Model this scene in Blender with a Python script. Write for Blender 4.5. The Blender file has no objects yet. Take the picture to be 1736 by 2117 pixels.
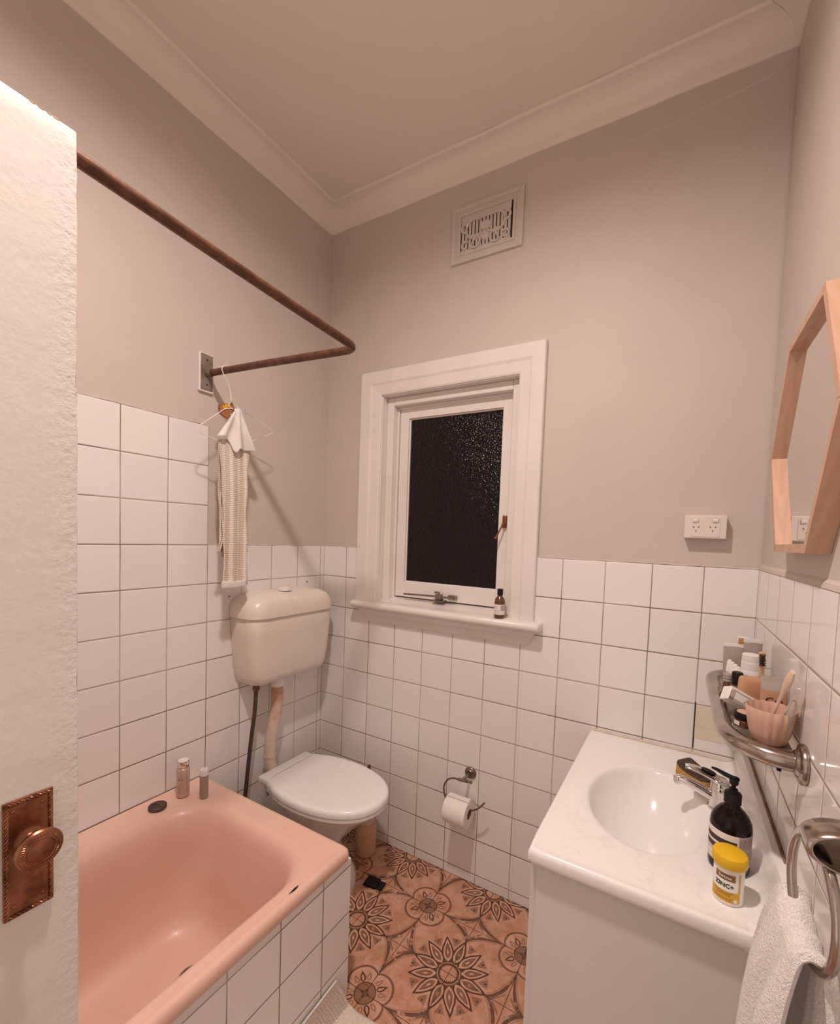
import bpy, bmesh, math, random
from mathutils import Vector, Matrix
random.seed(7)
PI = math.pi
S = bpy.context.scene
COL = S.collection

# ------------------------------------------------------------ camera
cam_d = bpy.data.cameras.new('camera')
cam = bpy.data.objects.new('camera', cam_d)
COL.objects.link(cam)
S.camera = cam
Rx = (0.8671760801, 0.4965854384, 0.0375306309)       # camera right in world axes
Rd = (0.0568459402, -0.0238351265, -0.9980984049)     # camera down
Rf = (-0.4947465868, 0.8676605263, -0.0488981177)     # camera forward
cam.matrix_world = Matrix(((Rx[0], -Rd[0], -Rf[0], 1.62866), (Rx[1], -Rd[1], -Rf[1], -1.69083),
                           (Rx[2], -Rd[2], -Rf[2], 1.47935), (0, 0, 0, 1)))
FPX, CX, CY, IW, IH = 910.556, 901.056, 1155.856, 1736.0, 2117.0
cam_d.sensor_fit = 'VERTICAL'
cam_d.sensor_height = 36.0
cam_d.lens = FPX / IH * 36.0
cam_d.shift_x = (IW / 2 - CX) / IH
cam_d.shift_y = (CY - IH / 2) / IH
cam_d.clip_start = 0.02

# ------------------------------------------------------------ world (uniform fill light added behind the open doorway) and exposure
w = bpy.data.worlds.new('doorway_fill'); S.world = w; w.use_nodes = True
w.node_tree.nodes['Background'].inputs[0].default_value = (1.0, 0.84, 0.76, 1)   # added warm fill, enters by the doorway to lift the lower room
w.node_tree.nodes['Background'].inputs[1].default_value = 0.46
S.view_settings.view_transform = 'Standard'
S.view_settings.look = 'None'
S.view_settings.gamma = 1
S.view_settings.use_curve_mapping = False
S.view_settings.exposure = 0.97
LAMP = (1.08, -1.27, 2.97)
LAMP_POWER = 470.0                                      # radiance of the opal diffuser
LAMP_COL = (1.0, 0.83, 0.755)

WD = 1.825          # room width at the window wall
FY = -2.22          # wall with the doorway
CZ = 3.06
P = 0.153           # tile pitch
ZT = 9.26 * P       # top of the tiling
def WX(y): return 1.825 + 0.0175 * (-y)                # right wall is a touch out of square

# ------------------------------------------------------------ helpers
def link(o):
    COL.objects.link(o); return o

def thing(name, label, cat, loc=(0, 0, 0), group=None):
    o = bpy.data.objects.new(name, None); link(o)
    o.empty_display_size = 0.05
    o.location = loc
    o['wo'] = tuple(loc)
    o['label'] = label; o['category'] = cat
    if group: o['group'] = group
    return o

def tag(o, label, cat, group=None):
    o['label'] = label; o['category'] = cat
    if group: o['group'] = group
    return o

def obj(name, bm, m, parent=None, smooth=False, loc=None, label=None):
    """bmesh in world coordinates -> one mesh object; children share the root's origin"""
    if parent is not None: wo = Vector(parent['wo'])
    elif loc is not None: wo = Vector(loc)
    else: wo = Vector((0, 0, 0))
    bmesh.ops.recalc_face_normals(bm, faces=bm.faces[:])
    for v in bm.verts: v.co -= wo
    me = bpy.data.meshes.new(name); bm.to_mesh(me); bm.free()
    o = bpy.data.objects.new(name, me); link(o)
    if m: me.materials.append(m)
    o['wo'] = tuple(wo)
    if parent is not None:
        o.parent = parent
        o.location = (0, 0, 0)
    else:
        o.location = wo
    if smooth:
        for p in me.polygons: p.use_smooth = True
        try: me.set_sharp_from_angle(angle=math.radians(38 if smooth is True else smooth))
        except Exception: pass
    if label: o['label'] = label
    return o

def struct(name, bm, m, parent=None, smooth=False):
    o = obj(name, bm, m, parent, smooth)
    if parent is None: o['kind'] = 'structure'
    return o

def box(bm, x0, x1, y0, y1, z0, z1, bev=0, seg=2, M=None):
    co = [(x, y, z) for x in (x0, x1) for y in (y0, y1) for z in (z0, z1)]
    vs = [bm.verts.new(c) for c in co]
    fs = [(0, 1, 3, 2), (4, 6, 7, 5), (0, 4, 5, 1), (2, 3, 7, 6), (0, 2, 6, 4), (1, 5, 7, 3)]
    nf = [bm.faces.new([vs[i] for i in f]) for f in fs]
    if bev:
        es = list({e for f in nf for e in f.edges})
        r = bmesh.ops.bevel(bm, geom=es, offset=bev, segments=seg, affect='EDGES', profile=0.5)
        vs = list({v for v in r['verts']} | {v for v in vs if v.is_valid})
    if M is not None:
        for v in vs:
            if v.is_valid: v.co = M @ v.co
    return vs

def NB(): return bmesh.new()

def BX(*a, **k):
    bm = NB(); box(bm, *a, **k); return bm

def lathe(bm, prof, c=(0, 0, 0), n=32, M=None, cap=True, sx=1, sy=1):
    rings = []
    for r, z in prof:
        ring = []
        for i in range(n):
            a = 2 * PI * i / n
            v = Vector((r * sx * math.cos(a), r * sy * math.sin(a), z))
            if M is not None: v = M @ v
            ring.append(bm.verts.new(v + Vector(c)))
        rings.append(ring)
    for a, b in zip(rings, rings[1:]):
        for i in range(n):
            bm.faces.new((a[i], a[(i + 1) % n], b[(i + 1) % n], b[i]))
    if cap:
        for r in (rings[0], rings[-1]):
            try: bm.faces.new(r)
            except Exception: pass
    return rings

def AX(d):
    """rotation taking +Z to d"""
    return Vector((0, 0, 1)).rotation_difference(Vector(d).normalized()).to_matrix()

def smooth_path(pts, sub=6):
    pts = [Vector(p) for p in pts]
    out = []
    n = len(pts)
    for i in range(n - 1):
        p0 = pts[max(i - 1, 0)]; p1 = pts[i]; p2 = pts[i + 1]; p3 = pts[min(i + 2, n - 1)]
        for k in range(sub):
            t = k / sub
            out.append(0.5 * ((2 * p1) + (-p0 + p2) * t + (2 * p0 - 5 * p1 + 4 * p2 - p3) * t * t + (-p0 + 3 * p1 - 3 * p2 + p3) * t ** 3))
    out.append(pts[-1])
    return out

def tube(bm, pts, r, n=10, closed=False, cap=True, flat=None):
    pts = [Vector(p) for p in pts]
    m = len(pts)
    rs = r if isinstance(r, (list, tuple)) else [r] * m
    rings = []
    up = None
    for i, p in enumerate(pts):
        if closed: t = (pts[(i + 1) % m] - pts[i - 1]).normalized()
        else: t = (pts[min(i + 1, m - 1)] - pts[max(i - 1, 0)]).normalized()
        if up is None:
            up = Vector((0, 0, 1)) if abs(t.z) < 0.9 else Vector((1, 0, 0))
        u = (up - t * up.dot(t)).normalized(); up = u
        v = t.cross(u)
        fu, fv = flat if flat else (1, 1)
        rings.append([bm.verts.new(p + (u * math.cos(2 * PI * k / n) * fu + v * math.sin(2 * PI * k / n) * fv) * rs[i]) for k in range(n)])
    rng = range(m) if closed else range(m - 1)
    for i in rng:
        a, b = rings[i], rings[(i + 1) % m]
        for k in range(n):
            bm.faces.new((a[k], a[(k + 1) % n], b[(k + 1) % n], b[k]))
    if cap and not closed:
        bm.faces.new(rings[0]); bm.faces.new(rings[-1])
    return rings

def prism(bm, poly, h0, h1, f):
    """polygon in (a,b), extruded from h0 to h1; f maps (a,b,h) to world"""
    A = [bm.verts.new(f(a, b, h0)) for a, b in poly]
    B = [bm.verts.new(f(a, b, h1)) for a, b in poly]
    bm.faces.new(A); bm.faces.new(B[::-1])
    n = len(poly)
    for i in range(n):
        bm.faces.new((A[i], A[(i + 1) % n], B[(i + 1) % n], B[i]))

def loft(bm, rings, cap0=False, cap1=False, closed=True):
    R_ = [[bm.verts.new(p) for p in r] for r in rings]
    for a, b in zip(R_, R_[1:]):
        n = len(a)
        for i in range(n if closed else n - 1):
            j = (i + 1) % n
            bm.faces.new((a[i], a[j], b[j], b[i]))
    if cap0: bm.faces.new(R_[0])
    if cap1: bm.faces.new(R_[-1])
    return R_

def rrect(x0, x1, y0, y1, r, n=8):
    """rounded rectangle, counterclockwise; r may be 4 radii (x1y1, x0y1, x0y0, x1y0)"""
    rr = r if isinstance(r, (list, tuple)) else (r,) * 4
    out = []
    for (cx, cy, a0, q) in ((x1, y1, 0, rr[0]), (x0, y1, 90, rr[1]), (x0, y0, 180, rr[2]), (x1, y0, 270, rr[3])):
        sx = -1 if cx == x1 else 1; sy = -1 if cy == y1 else 1
        for k in range(n + 1):
            a = math.radians(a0 + 90 * k / n)
            out.append((cx + sx * q + q * math.cos(a), cy + sy * q + q * math.sin(a)))
    return out

# ------------------------------------------------------------ node expressions
class E:
    nt = None
    def __init__(s, v): s.v = v
    @staticmethod
    def op(o, *a):
        n = E.nt.nodes.new('ShaderNodeMath'); n.operation = o
        for i, x in enumerate(a):
            x = x.v if isinstance(x, E) else x
            if isinstance(x, (int, float)): n.inputs[i].default_value = x
            else: E.nt.links.new(x, n.inputs[i])
        return E(n.outputs[0])
    def __add__(s, o): return E.op('ADD', s, o)
    __radd__ = __add__
    def __sub__(s, o): return E.op('SUBTRACT', s, o)
    def __rsub__(s, o): return E.op('SUBTRACT', o, s)
    def __mul__(s, o): return E.op('MULTIPLY', s, o)
    __rmul__ = __mul__
    def __truediv__(s, o): return E.op('DIVIDE', s, o)
    def __rtruediv__(s, o): return E.op('DIVIDE', o, s)
def eabs(a): return E.op('ABSOLUTE', a)
def esin(a): return E.op('SINE', a)
def ecos(a): return E.op('COSINE', a)
def emin(a, b): return E.op('MINIMUM', a, b)
def emax(a, b): return E.op('MAXIMUM', a, b)
def epow(a, b): return E.op('POWER', a, b)
def eround(a): return E.op('FLOOR', a + 0.5)
def efrac(a): return E.op('FRACT', a)
def band(x, lo, hi, s):
    """smooth 1 inside [lo,hi]"""
    return sstep(x, lo - s, lo + s) * (1 - sstep(x, hi - s, hi + s))
def sstep(x, a, b):
    n = E.nt.nodes.new('ShaderNodeMapRange'); n.interpolation_type = 'SMOOTHSTEP'; n.clamp = True
    x = x.v if isinstance(x, E) else x
    E.nt.links.new(x, n.inputs['Value'])
    n.inputs['From Min'].default_value = a; n.inputs['From Max'].default_value = b
    return E(n.outputs[0])
def mixc(f, a, b):
    n = E.nt.nodes.new('ShaderNodeMix'); n.data_type = 'RGBA'
    f = f.v if isinstance(f, E) else f
    if isinstance(f, (int, float)): n.inputs[0].default_value = f
    else: E.nt.links.new(f, n.inputs[0])
    for i, c in ((6, a), (7, b)):
        if isinstance(c, tuple): n.inputs[i].default_value = (*c, 1)
        else: E.nt.links.new(c, n.inputs[i])
    return n.outputs[2]
def noise(scale, detail=2, rough=0.5, vec=None, out=0):
    n = E.nt.nodes.new('ShaderNodeTexNoise'); n.inputs['Scale'].default_value = scale
    n.inputs['Detail'].default_value = detail; n.inputs['Roughness'].default_value = rough
    if vec is None: vec = wpos()
    E.nt.links.new(vec, n.inputs['Vector'])
    return E(n.outputs[out])
def wpos():
    if 'GEO' not in E.nt.nodes:
        g = E.nt.nodes.new('ShaderNodeTexCoord'); g.name = 'GEO'
    return E.nt.nodes['GEO'].outputs['Object']
def gpos():
    if 'GP' not in E.nt.nodes:
        g = E.nt.nodes.new('ShaderNodeNewGeometry'); g.name = 'GP'
    return E.nt.nodes['GP'].outputs['Position']
def xyz(v):
    s = E.nt.nodes.new('ShaderNodeSeparateXYZ'); E.nt.links.new(v, s.inputs[0])
    return E(s.outputs[0]), E(s.outputs[1]), E(s.outputs[2])

def mat(name, base=(0.8, 0.8, 0.8), rough=0.5, metal=0.0, spec=0.5, coat=0, trans=0, sss=0, emit=None, estr=0, ior=1.5, alpha=1, sheen=0):
    m = bpy.data.materials.new(name); m.use_nodes = True
    E.nt = m.node_tree
    b = m.node_tree.nodes['Principled BSDF']
    b.inputs['Base Color'].default_value = (*base, 1)
    b.inputs['Roughness'].default_value = rough
    b.inputs['Metallic'].default_value = metal
    b.inputs['Specular IOR Level'].default_value = spec
    b.inputs['Coat Weight'].default_value = coat
    b.inputs['Coat Roughness'].default_value = 0.06
    b.inputs['Transmission Weight'].default_value = trans
    b.inputs['IOR'].default_value = ior
    b.inputs['Alpha'].default_value = alpha
    b.inputs['Sheen Weight'].default_value = sheen
    if sss:
        b.inputs['Subsurface Weight'].default_value = sss
        b.inputs['Subsurface Radius'].default_value = (0.01, 0.006, 0.004)
        b.inputs['Subsurface Scale'].default_value = 0.3
    if emit:
        b.inputs['Emission Color'].default_value = (*emit, 1); b.inputs['Emission Strength'].default_value = estr
    return m
def bs(m):
    E.nt = m.node_tree
    return m.node_tree.nodes['Principled BSDF']
def setc(m, c):
    bs(m)
    m.node_tree.links.new(c.v if isinstance(c, E) else c, m.node_tree.nodes['Principled BSDF'].inputs['Base Color'])
def setr(m, r):
    b = bs(m); m.node_tree.links.new(r.v, b.inputs['Roughness'])
def setbump(m, h, dist, strength=1.0):
    b = bs(m)
    n = m.node_tree.nodes.new('ShaderNodeBump'); n.inputs['Distance'].default_value = dist
    n.inputs['Strength'].default_value = strength
    m.node_tree.links.new(h.v, n.inputs['Height'])
    m.node_tree.links.new(n.outputs[0], b.inputs['Normal'])

def mottled(name, c1, c2, scale, rough=0.5, bump=0, bscale=None, **k):
    m = mat(name, c1, rough, **k)
    bs(m)
    f = noise(scale, 3, 0.6)
    setc(m, mixc(sstep(f, 0.35, 0.68), c1, c2))
    if bump:
        setbump(m, noise(bscale or scale * 3, 3, 0.6), bump)
    return m

# ------------------------------------------------------------ materials
M = {}
M['plaster'] = mottled('painted_plaster', (0.64, 0.568, 0.517), (0.61, 0.541, 0.492), 1.6, 0.55, 0.0012, 22)
M['ceil'] = mottled('ceiling_paint', (0.87, 0.80, 0.73), (0.84, 0.77, 0.70), 1.3, 0.75, 0.0006, 40)
M['cove'] = mottled('cornice_paint', (0.90, 0.83, 0.77), (0.87, 0.80, 0.74), 3, 0.34, 0.0005, 12)
M['vent'] = mottled('vent_paint', (0.66, 0.595, 0.54), (0.63, 0.565, 0.515), 8, 0.55)
M['white_paint'] = mottled('gloss_trim_paint', (0.84, 0.79, 0.75), (0.80, 0.755, 0.715), 5, 0.32, 0.0006, 30)
M['door_paint'] = mat('door_paint', (0.80, 0.78, 0.74), 0.38)
bs(M['door_paint'])
_n = noise(26, 4, 0.62); _x, _y, _z = xyz(wpos())
_edge = sstep(_y, -1.43, -1.385)
setbump(M['door_paint'], _n * 0.40 + noise(90, 3, 0.6) * (0.12 + 0.55 * _edge), 0.0022)

def tile_mat(name, axis, u0, rough, zt=None, base=(0.88, 0.85, 0.84), pu=P, gl=1.0):
    m = mat(name, base, rough)
    bs(m)
    ZT = 9.26 * P if zt is None else zt
    x, y, z = xyz(gpos())
    u = x if axis == 'x' else y
    wob = (noise(9, 2, 0.5) - 0.5) * 0.0016
    gu = eabs(efrac((u + wob - u0) / pu + 0.5) - 0.5) * pu
    gz = eabs(efrac((z + wob - ZT) / P + 0.5) - 0.5) * P
    # each line about 2.6 mm, joint depth varying
    lu = 1 - sstep(gu, 0.0008, 0.0020)
    lz = 1 - sstep(gz, 0.0009, 0.0022)
    iu = E.op('FLOOR', (u - u0) / pu); iz = E.op('FLOOR', (z - ZT) / P)
    wn = E.nt.nodes.new('ShaderNodeTexWhiteNoise'); wn.noise_dimensions = '1D'
    E.nt.links.new((iu * 3.17 + iz * 7.31).v, wn.inputs[1])
    rnd = E(wn.outputs[0])
    tilec = mixc(rnd, base, tuple(c * 0.94 for c in base))
    stain = noise(2.3, 2, 0.5)
    g1 = mixc(sstep(stain, 0.4, 0.62), (0.44, 0.35, 0.29), (0.17, 0.105, 0.075))
    g0 = mixc(sstep(stain, 0.38, 0.66), (0.52, 0.43, 0.37), (0.22, 0.15, 0.11))
    c = mixc(lu, tilec, g0)
    c = mixc(lz, c, g1)
    setc(m, c)
    soft = emax(1 - sstep(gu, 0.0005, 0.006), 1 - sstep(gz, 0.0005, 0.006))
    h = 1 - soft * soft + (noise(6, 2, 0.4) * 0.35) + rnd * 0.0
    setbump(m, h, 0.0012 * gl)
    setr(m, emax(lu, lz) * 0.5 + rough)
    return m
M['tile_back'] = tile_mat('wall_tile_back', 'x', 0.1494, 0.22)
M['tile_left'] = tile_mat('wall_tile_left', 'y', -0.0264, 0.24)
M['tile_right'] = tile_mat('wall_tile_right', 'y', -0.0225, 0.09, pu=0.151, gl=0.8)
M['tile_panel'] = tile_mat('bath_tile', 'y', -0.757, 0.26, 0.4346, pu=0.156)
M['tile_end'] = tile_mat('bath_end_tile', 'x', 0.76, 0.26, 0.4346)

# floor pattern ------------------------------------------------
def floor_mat():
    m = mat('patterned_floor_tile', (0.4, 0.2, 0.1), 0.42)
    bs(m)
    x, y, z = xyz(gpos())
    n1 = noise(60, 2, 0.5, out=1)
    sx_, sy_, _ = xyz(n1.v)
    x = x + (sx_ - 0.5) * 0.0035
    y = y + (sy_ - 0.5) * 0.0035
    X = x - 1.004; Y = y + 0.4025
    ax = X - 0.4 * eround(X / 0.4); ay = Y - 0.4 * eround(Y / 0.4)
    Xh = X - 0.2; Yh = Y - 0.2
    bx = Xh - 0.4 * eround(Xh / 0.4); by = Yh - 0.4 * eround(Yh / 0.4)
    def pol(a, b): return E.op('SQRT', a * a + b * b), E.op('ARCTAN2', b, a)
    r, th = pol(ax, ay)
    brk = noise(210, 1, 0.5)
    brk2 = noise(38, 3, 0.6)
    def lens(r, th, k, off, r0, r1, wmax):
        t = th / (2 * PI / k) + off
        t = t - eround(t)
        lat = eabs(r * esin(t * (2 * PI / k)))
        q = (r - r0) / (r1 - r0)
        qc = emax(emin(q, 1), 0)
        wd = wmax * esin(epow(qc, 0.70) * PI)
        inside = band(r, r0, r1, 0.0006)
        return lat, wd, inside
    lat, wd, ins = lens(r, th, 12, 0, 0.0395, 0.1390, 0.0206)
    d = wd - lat
    petal_line = ins * band(d, -0.0012, 0.0046, 0.0006)
    gap = band(r, 0.040, 0.062, 0.002) * (1 - sstep(d, -0.0008, 0.0004))
    lat2, wd2, ins2 = lens(r, th, 12, 0, 0.054, 0.116, 0.0098)
    d2 = wd2 - lat2
    almond = ins2 * sstep(d2, -0.0004, 0.0006)
    almond_line = ins2 * band(d2, -0.0002, 0.0018, 0.0005)
    lat3, wd3, ins3 = lens(r, th, 12, 0, 0.07, 0.09, 0.0034)
    core = ins3 * sstep(wd3 - lat3, -0.0003, 0.0006)
    petin = ins * sstep(d, 0.0040, 0.0050)
    # fans between the petals
    t12 = th / (2 * PI / 12) + 0.5; t12 = t12 - eround(t12)
    latf = eabs(r * esin(t12 * (2 * PI / 12)))
    fanw = (r - 0.098) * 0.52
    fan = band(r, 0.103, 0.134, 0.0012) * sstep(fanw - latf, -0.0005, 0.0010)
    fan_dot = band(r, 0.121, 0.131, 0.0008) * (1 - sstep(latf, 0.0018, 0.0032))
    fan_line = band(r, 0.108, 0.134, 0.001) * band(latf - fanw * 0.52, -0.0012, 0.0006, 0.0004)
    saw = eabs(efrac(th * (26 / (2 * PI))) - 0.5) * 2
    ring = sstep(r - saw * 0.006, 0.0255, 0.0265) * (1 - sstep(r, 0.0352, 0.0362))
    ring2 = band(r, 0.0362, 0.0382, 0.0004)
    # medallion
    rm, tm = pol(bx, by)
    lob = eabs(esin(tm * 2))
    Rm = 0.066 + 0.026 * epow(lob, 0.55)
    med_line = band(rm - Rm, -0.0040, 0.0036, 0.0010)
    med_in = band(rm - Rm, -0.012, -0.006, 0.0012)
    latm, wm, im = lens(rm, tm, 4, 0.5, 0.038, 0.074, 0.0085)
    pair = im * band(wm - latm, -0.0008, 0.0042, 0.0006)
    latn, wn_, in_ = lens(rm, tm, 8, 0.5, 0.040, 0.070, 0.0068)
    side = 1
    latq, wq, iq = lens(rm, tm, 8, 0.5, 0.040, 0.072, 0.0080)
    leaf = iq * side * sstep(wq - latq, -0.0002, 0.0008)
    leaf_core = iq * sstep(wq - latq, 0.0045, 0.006)
    disc_ring = band(rm, 0.0335, 0.0368, 0.0006)
    spoke = band(rm, 0.021, 0.033, 0.0006) * sstep(esin(tm * 28), 0.55, 0.9)
    disc = 1 - sstep(rm, 0.0335, 0.0348)
    dpl, dpw, dpi = lens(rm, tm, 4, 0.0, 0.004, 0.0205, 0.0062)
    dpet = dpi * sstep(dpw - dpl, -0.0002, 0.0008)
    # stars round the plain crossings: long towards the medallions, short towards the rosettes
    def star(ox, oy, swap):
        u = X - ox; v = Y - oy
        u = u - 0.4 * eround(u / 0.4); v = v - 0.4 * eround(v / 0.4)
        if swap: u, v = v, u
        u = eabs(u); v = eabs(v)
        q = epow(u / 0.128, 0.62) + epow(v / 0.066, 0.62)
        ln = band(q, 0.90, 1.09, 0.02)
        ln2 = band(q, 1.13, 1.18, 0.012) * sstep(u + v, 0.03, 0.05)
        lf = band(epow(u / 0.05, 0.9) + epow(v / 0.05, 0.9), 0.86, 1.0, 0.03)
        return ln, ln2, lf * sstep(v, 0.006, 0.012)
    s1, s1b, l1 = star(-0.2, 0.0, True)
    s2, s2b, l2 = star(0.0, -0.2, False)
    gx = eabs(efrac(X / 0.2 + 0.5) - 0.5) * 0.2
    gy = eabs(efrac(Y / 0.2 + 0.5) - 0.5) * 0.2
    seam = emax(1 - sstep(gx, 0.0007, 0.0018), 1 - sstep(gy, 0.0007, 0.0018))
    bgn = noise(14, 4, 0.62); bgn2 = noise(45, 3, 0.7)
    bg = mixc(sstep(bgn, 0.36, 0.66), (0.54, 0.27, 0.155), (0.66, 0.38, 0.27))
    bg = mixc(sstep(bgn2, 0.56, 0.68) * 0.6, bg, (0.30, 0.145, 0.07))
    dark = (0.07, 0.022, 0.011); mid = (0.235, 0.108, 0.058); pale = (0.70, 0.43, 0.32)
    worn = sstep(brk, 0.30, 0.42)
    c = mixc(petin * 0.45, bg, pale)
    c = mixc(almond * 0.9, c, mid)
    c = mixc(almond_line * 0.7, c, dark)
    c = mixc(core * 0.9, c, pale)
    c = mixc(fan * 0.62, c, mid)
    c = mixc(emax(fan_line * 0.6, fan_dot * 0.9), c, dark)
    c = mixc(med_in * 0.35, c, pale)
    c = mixc(med_line * 0.95, c, (0.20, 0.085, 0.045))
    c = mixc(leaf * 0.7, c, mid); c = mixc(leaf_core * 0.7, c, pale)
    c = mixc(disc * 0.8, c, mid)
    c = mixc(emax(spoke * 0.5, dpet * 0.75), c, dark)
    c = mixc(emax(emax(s1, s2), emax(l1, l2) * 0.8) * 0.9 * sstep(brk2, 0.30, 0.46), c, (0.12, 0.045, 0.023))
    c = mixc(emax(s1b, s2b) * 0.55, c, mid)
    dk = emax(emax(petal_line, emax(ring, ring2 * 0.5)), emax(emax(pair, disc_ring), gap * 0.9))
    c = mixc(dk * (0.78 + 0.2 * worn), c, dark)
    c = mixc(seam * 0.9, c, (0.11, 0.045, 0.026))
    setc(m, c)
    setbump(m, noise(30, 3, 0.6) * 0.5 - seam * 1.0 - dk * 0.3, 0.0008)
    return m
M['floor'] = floor_mat()

M['enamel_pink'] = mottled('pink_enamel', (0.86, 0.575, 0.47), (0.83, 0.545, 0.44), 6, 0.36, 0.0003, 60, coat=0.06)
M['porcelain'] = mottled('white_porcelain', (0.84, 0.80, 0.745), (0.81, 0.77, 0.71), 4, 0.16)
M['cistern'] = mottled('ivory_plastic', (0.80, 0.735, 0.655), (0.77, 0.70, 0.62), 3, 0.28)
M['lid_white'] = mottled('cool_white_plastic', (0.93, 0.92, 0.92), (0.90, 0.89, 0.89), 4, 0.22)
M['cap_white'] = mottled('white_plastic', (0.86, 0.84, 0.81), (0.82, 0.80, 0.77), 20, 0.35)
M['marble'] = mat('cultured_marble', (0.88, 0.86, 0.82), 0.14, sss=0.0)
bs(M['marble'])
_v = noise(3.0, 5, 0.65); _v2 = noise(1.2, 3, 0.5)
setc(M['marble'], mixc(band(_v, 0.492, 0.505, 0.012) * sstep(_v2, 0.50, 0.62) * 0.22, (0.93, 0.915, 0.89), (0.68, 0.63, 0.61)))
M['laminate'] = mottled('beige_laminate', (0.73, 0.70, 0.67), (0.70, 0.67, 0.64), 2.5, 0.5)
M['chrome'] = mottled('chrome', (0.78, 0.75, 0.73), (0.70, 0.67, 0.65), 14, 0.08, metal=1)
M['steel'] = mottled('brushed_steel', (0.50, 0.445, 0.405), (0.36, 0.315, 0.285), 14, 0.20, metal=1)
M['dull_metal'] = mottled('dull_metal', (0.30, 0.25, 0.22), (0.20, 0.165, 0.145), 30, 0.30, metal=0.9)
M['plate_metal'] = mottled('oxidised_plate', (0.36, 0.31, 0.27), (0.20, 0.16, 0.13), 25, 0.45, metal=0.6)
M['brown_rod'] = mottled('tarnished_rod', (0.15, 0.062, 0.034), (0.085, 0.034, 0.02), 34, 0.4, 0.0006, 80, metal=0.25)
M['bronze'] = mottled('antique_bronze', (0.36, 0.155, 0.085), (0.17, 0.065, 0.035), 30, 0.34, 0.0003, 120, metal=0.8)
M['black'] = mottled('black_plastic', (0.008, 0.006, 0.005), (0.012, 0.009, 0.008), 40, 0.42, spec=0.25)
M['black_rubber'] = mottled('dark_hose', (0.05, 0.036, 0.032), (0.085, 0.055, 0.04), 50, 0.5)
M['amber'] = mottled('amber_glass', (0.10, 0.032, 0.012), (0.13, 0.045, 0.018), 10, 0.07, coat=0.5)
M['dark_glass'] = mottled('dark_bottle', (0.006, 0.003, 0.002), (0.009, 0.004, 0.003), 10, 0.05, spec=0.28)
M['label'] = mottled('paper_label', (0.84, 0.79, 0.72), (0.80, 0.75, 0.68), 60, 0.55)
M['label_grey'] = mottled('grey_print', (0.42, 0.37, 0.34), (0.52, 0.46, 0.42), 400, 0.6)
M['ink'] = mottled('dark_ink', (0.04, 0.02, 0.015), (0.06, 0.03, 0.02), 100, 0.5)
M['ink_brown'] = mottled('brown_ink', (0.17, 0.07, 0.04), (0.2, 0.085, 0.05), 60, 0.5)
M['yellow'] = mottled('yellow_plastic', (0.83, 0.50, 0.008), (0.80, 0.48, 0.006), 20, 0.6)
M['gold'] = mottled('yellow_print', (0.74, 0.42, 0.02), (0.70, 0.38, 0.03), 50, 0.5)
M['wood'] = mat('pale_pine', (0.62, 0.36, 0.225), 0.5)
bs(M['wood'])
_x, _y, _z = xyz(wpos())
_g = noise(16, 4, 0.6)
setc(M['wood'], mixc(sstep(esin((_x + _y * 0.3) * 300 + _g * 4), -0.9, 1.0), (0.63, 0.405, 0.285), (0.59, 0.37, 0.255)))
M['bamboo'] = mottled('bamboo', (0.66, 0.42, 0.27), (0.58, 0.35, 0.21), 90, 0.5)
M['bamboo_pale'] = mottled('pale_bamboo', (0.74, 0.58, 0.44), (0.68, 0.50, 0.37), 70, 0.5)
M['pink_cup'] = mottled('pink_ceramic', (0.66, 0.42, 0.32), (0.62, 0.39, 0.29), 30, 0.45)
M['tan'] = mottled('tan_plastic', (0.50, 0.25, 0.135), (0.58, 0.33, 0.20), 28, 0.42)
M['grey_tube'] = mottled('silver_grey_tube', (0.36, 0.31, 0.28), (0.42, 0.36, 0.32), 18, 0.4)
M['clear'] = mat('frosted_clear_plastic', (0.85, 0.80, 0.76), 0.25, trans=0.55)
bs(M['clear']); setc(M['clear'], mixc(noise(50, 2, 0.5), (0.86, 0.80, 0.76), (0.72, 0.66, 0.62)))
M['clear_hard'] = mat('clear_plastic', (0.95, 0.92, 0.9), 0.08, trans=0.9)
bs(M['clear_hard']); setc(M['clear_hard'], mixc(noise(50, 2, 0.5), (0.96, 0.93, 0.91), (0.90, 0.87, 0.85)))
M['grey_liquid'] = mottled('grey_bottle', (0.33, 0.26, 0.225), (0.38, 0.30, 0.26), 30, 0.3)
M['shampoo'] = mottled('champagne_bottle', (0.58, 0.44, 0.36), (0.54, 0.40, 0.32), 14, 0.26, metal=0.35)
M['paper'] = mottled('tissue_paper', (0.90, 0.86, 0.81), (0.86, 0.82, 0.77), 60, 0.9, 0.0006, 220)
M['card'] = mottled('cardboard', (0.36, 0.23, 0.16), (0.3, 0.19, 0.13), 60, 0.9)
M['sponge'] = mat('yellow_sponge', (0.62, 0.34, 0.10), 0.9)
bs(M['sponge']); setc(M['sponge'], mixc(sstep(noise(700, 2, 0.6), 0.42, 0.56), (0.40, 0.18, 0.05), (0.66, 0.36, 0.09))); setbump(M['sponge'], noise(600, 2, 0.6), 0.0012)
M['scourer'] = mottled('grey_scourer', (0.06, 0.04, 0.03), (0.12, 0.08, 0.06), 500, 0.95, 0.001, 500)
M['pipe'] = mottled('aged_white_pipe', (0.70, 0.58, 0.49), (0.60, 0.46, 0.37), 12, 0.45, 0.0006, 60)
bs(M['pipe'])
_x, _y, _z = xyz(gpos()); _q = noise(22, 3, 0.6)
setc(M['pipe'], mixc(sstep(_z + (_q - 0.5) * 0.30, 0.62, 0.76), mixc(_q, (0.74, 0.62, 0.53), (0.62, 0.48, 0.39)), mixc(noise(60, 3, 0.6), (0.70, 0.42, 0.29), (0.46, 0.23, 0.14))))
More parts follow.
